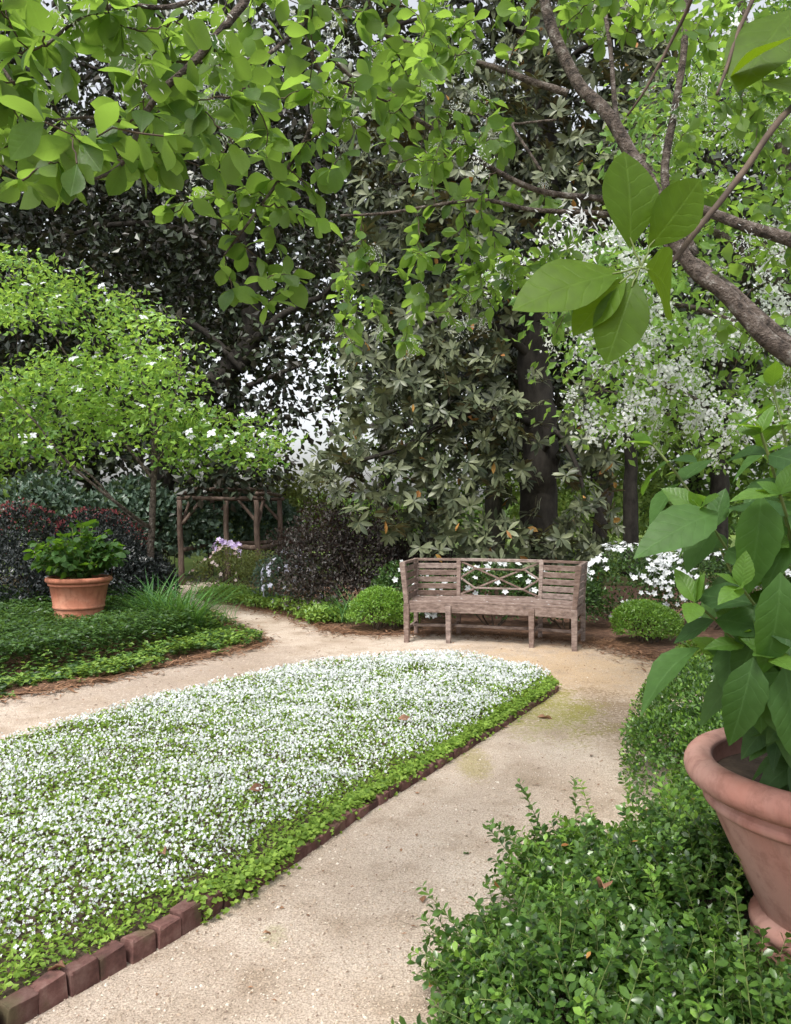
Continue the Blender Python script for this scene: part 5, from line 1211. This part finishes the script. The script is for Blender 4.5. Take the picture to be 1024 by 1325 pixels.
# trees of the wood beyond
def wood_tree(px, Y, h, r, mat, label, seed, n=260, leaf=0.2, low=1.2, gap=-0.2, lean=0.0):
    x = (px - 512) / F * Y
    root = thing('woodland_tree', label, 'tree', (x, Y, 0), 'trees beyond the garden')
    T = Tree(root, M['darkbark'], M['darkbark'])
    T.limb([(x, Y, 0), (x + lean * 0.3, Y, h * 0.3), (x + lean, Y, h * 0.7), (x + lean, Y, h)], 0.12 + h * 0.012, 0.05, 'trunk', 9)
    tg, d = ell_points(n * 2, (x, Y, (h + low) / 2), (r, r, (h - low) / 2 * 1.08), 0.3, 0.5)
    tg = tg[lump(tg, 1.3, seed) > gap][:n]
    N = np.array(T.N)
    for t in tg[:150]: T.grow(t, up=0.15, rmax=0.05, thick=0.012, n=5, sides=4)
    T.done('branches')
    P, D, Z, S = clump_leaves(tg, 26, 0.4, leaf, 0.7)
    g = Geo(); g.scatter(LT['rh'], P, D, Z, S, W=1.3, lv=bough_lv(P, 1.2, seed)); g.obj('foliage', mat, root, False, 'stuff')
for a in ((-60, 22, 12, 3.6, 'dark', 'dark tree at the far left beyond the blackish evergreen', 201, 420, 0.28, 1.0, -0.6), (120, 26, 15, 4.2, 'dark', 'tall dark tree behind the bright green tree and the dark evergreen', 202, 380, 0.3, 1.2, -0.5), (300, 29, 16, 4.0, 'dark', 'tall dark tree behind the limbs of the blackish evergreen', 213, 260, 0.3, 6.5, -0.4), (640, 20, 12, 3.6, 'dark', 'tall dark tree close behind the magnolia', 214, 480, 0.24, 2.6, -0.6), (930, 18, 11, 3.4, 'dark', 'tall dark tree behind the blossoming fringe tree', 215, 420, 0.22, 3.4, -0.6), (290, 24, 3.2, 2.0, 'wood_pale', 'low pale green tree seen through the arbor', 203, 160, 0.16, 0.3),
          (370, 21, 2.6, 1.3, 'olive', 'low olive tree between the arbor and the bench', 204, 150, 0.13, 0.2), (500, 25, 14, 3.0, 'dark', 'tall dark tree behind the gap left of the magnolia', 205, 220, 0.26, 6.0, -0.4), (560, 24, 11, 3.2, 'wood_far', 'mid green tree hidden behind the magnolia crown', 206), (690, 23, 5, 2.2, 'wood_pale', 'pale yellow green tree glimpsed through the magnolia branches', 207, 220, 0.16, 0.4),
          (770, 19, 3.6, 1.5, 'wood_pale', 'pale green tree beside the magnolia stem right of the bench', 208, 150, 0.14, 0.3), (815, 17, 6.5, 1.6, 'dark', 'slim dark tree with bare lower stem right of the magnolia', 209, 120, 0.13, 3.2), (900, 21, 8, 2.8, 'wood_far', 'mid green tree behind the white azalea', 210, 260, 0.18, 1.0), (1060, 24, 11, 3.2, 'wood_far', 'tall mid green tree at the far right beyond the blossom', 211), (850, 30, 12, 4, 'wood_far', 'tall mid green tree far behind the magnolia', 212, 260, 0.24, 3.5)):
    px, Y, h, r, mt, lab, sd_ = a[:7]; wood_tree(px, Y, h, r, M[mt], lab, sd_, *a[7:])
# far hedge line closing the view
g = Geo(); n = 26000
x = rng.uniform(-45, 45, n); y = 42 + rng.normal(size=n) * 1.2
zt = 2.1 + 0.8 * lump(np.c_[x, y * 0, x * 0], 0.5, 301)
g.scatter(LT['rh'], np.c_[x, y, zt * rng.uniform(0, 1, n) ** 0.8], rvec(n), rvec(n) + [0, -0.5, 0.5], rng.uniform(0.25, 0.5, n), W=1.2)
o = g.obj('far_wood', M['wood_far'], None, False, 'stuff'); o['label'] = 'far green wood closing the view beyond the lawn'

# ------------------------------------------------------------------ fallen leaves
def fallen(p, s, lab, rz, mat='brownleaf', tilt=(0.1, 0.15, 1), tpl='crisp'):
    g = Geo(); y = np.array([[math.cos(rz), math.sin(rz), 0.05]])
    g.scatter(LT[tpl], np.array([p]), y, np.array([tilt]), s, lv=rng.uniform()); o = g.obj('fallen_leaf', M[mat], None, True)
    b = o.modifiers.new('thick', 'SOLIDIFY'); b.thickness = 0.0012
    tag(o, lab, 'leaf')
gp = lambda px, py, z=0.0: np.array([(px - 512) / F * ((EYE - z) * F / (py - HOR)), (EYE - z) * F / (py - HOR), z])
fallen(gp(322, 1022, 0.12), 0.1, 'curled tan leaf lying on the white flowers near the middle of the bed', 0.6, tilt=(0.3, -0.8, 0.8))
fallen(gp(214, 1106, 0.12), 0.085, 'small reddish brown leaf on the white flowers nearer the bricks', 2.2, tilt=(0.2, -0.8, 0.8))
fallen(gp(85, 1252, 0.1), 0.07, 'pinkish dry leaf on the bare soil behind the bricks', 2.7)
fallen(gp(695, 928, 0.016), 0.14, 'dark leaf lying on the mossy gravel by the tip of the bed', 0.1, 'straw')
fallen(gp(515, 930, 0.12), 0.11, 'long tan leaf on the white flowers near the tip of the bed', 0.3, tilt=(0.1, -0.6, 0.8))
fallen(at(782, 1150, 2.02), 0.085, 'tan pink leaf caught in the top of the loose boxwood', 1.3, tilt=(-0.1, -0.9, 0.4))
fallen(gp(855, 1035, 0.02), 0.06, 'small dry leaf on the gravel beside the dense boxwood', 0.9)
fallen(gp(795, 1072, 0.014), 0.05, 'tiny dark leaf on the gravel by the loose boxwood', 2.0, 'straw') if False else None
fallen(gp(340, 1207, 0.014), 0.035, 'tiny dark leaf scrap on the open gravel near the bricks', 0.4, 'straw')
fallen(gp(600, 1105, 0.014), 0.04, 'small green leaf dropped on the gravel', 0.9, 'ivy')
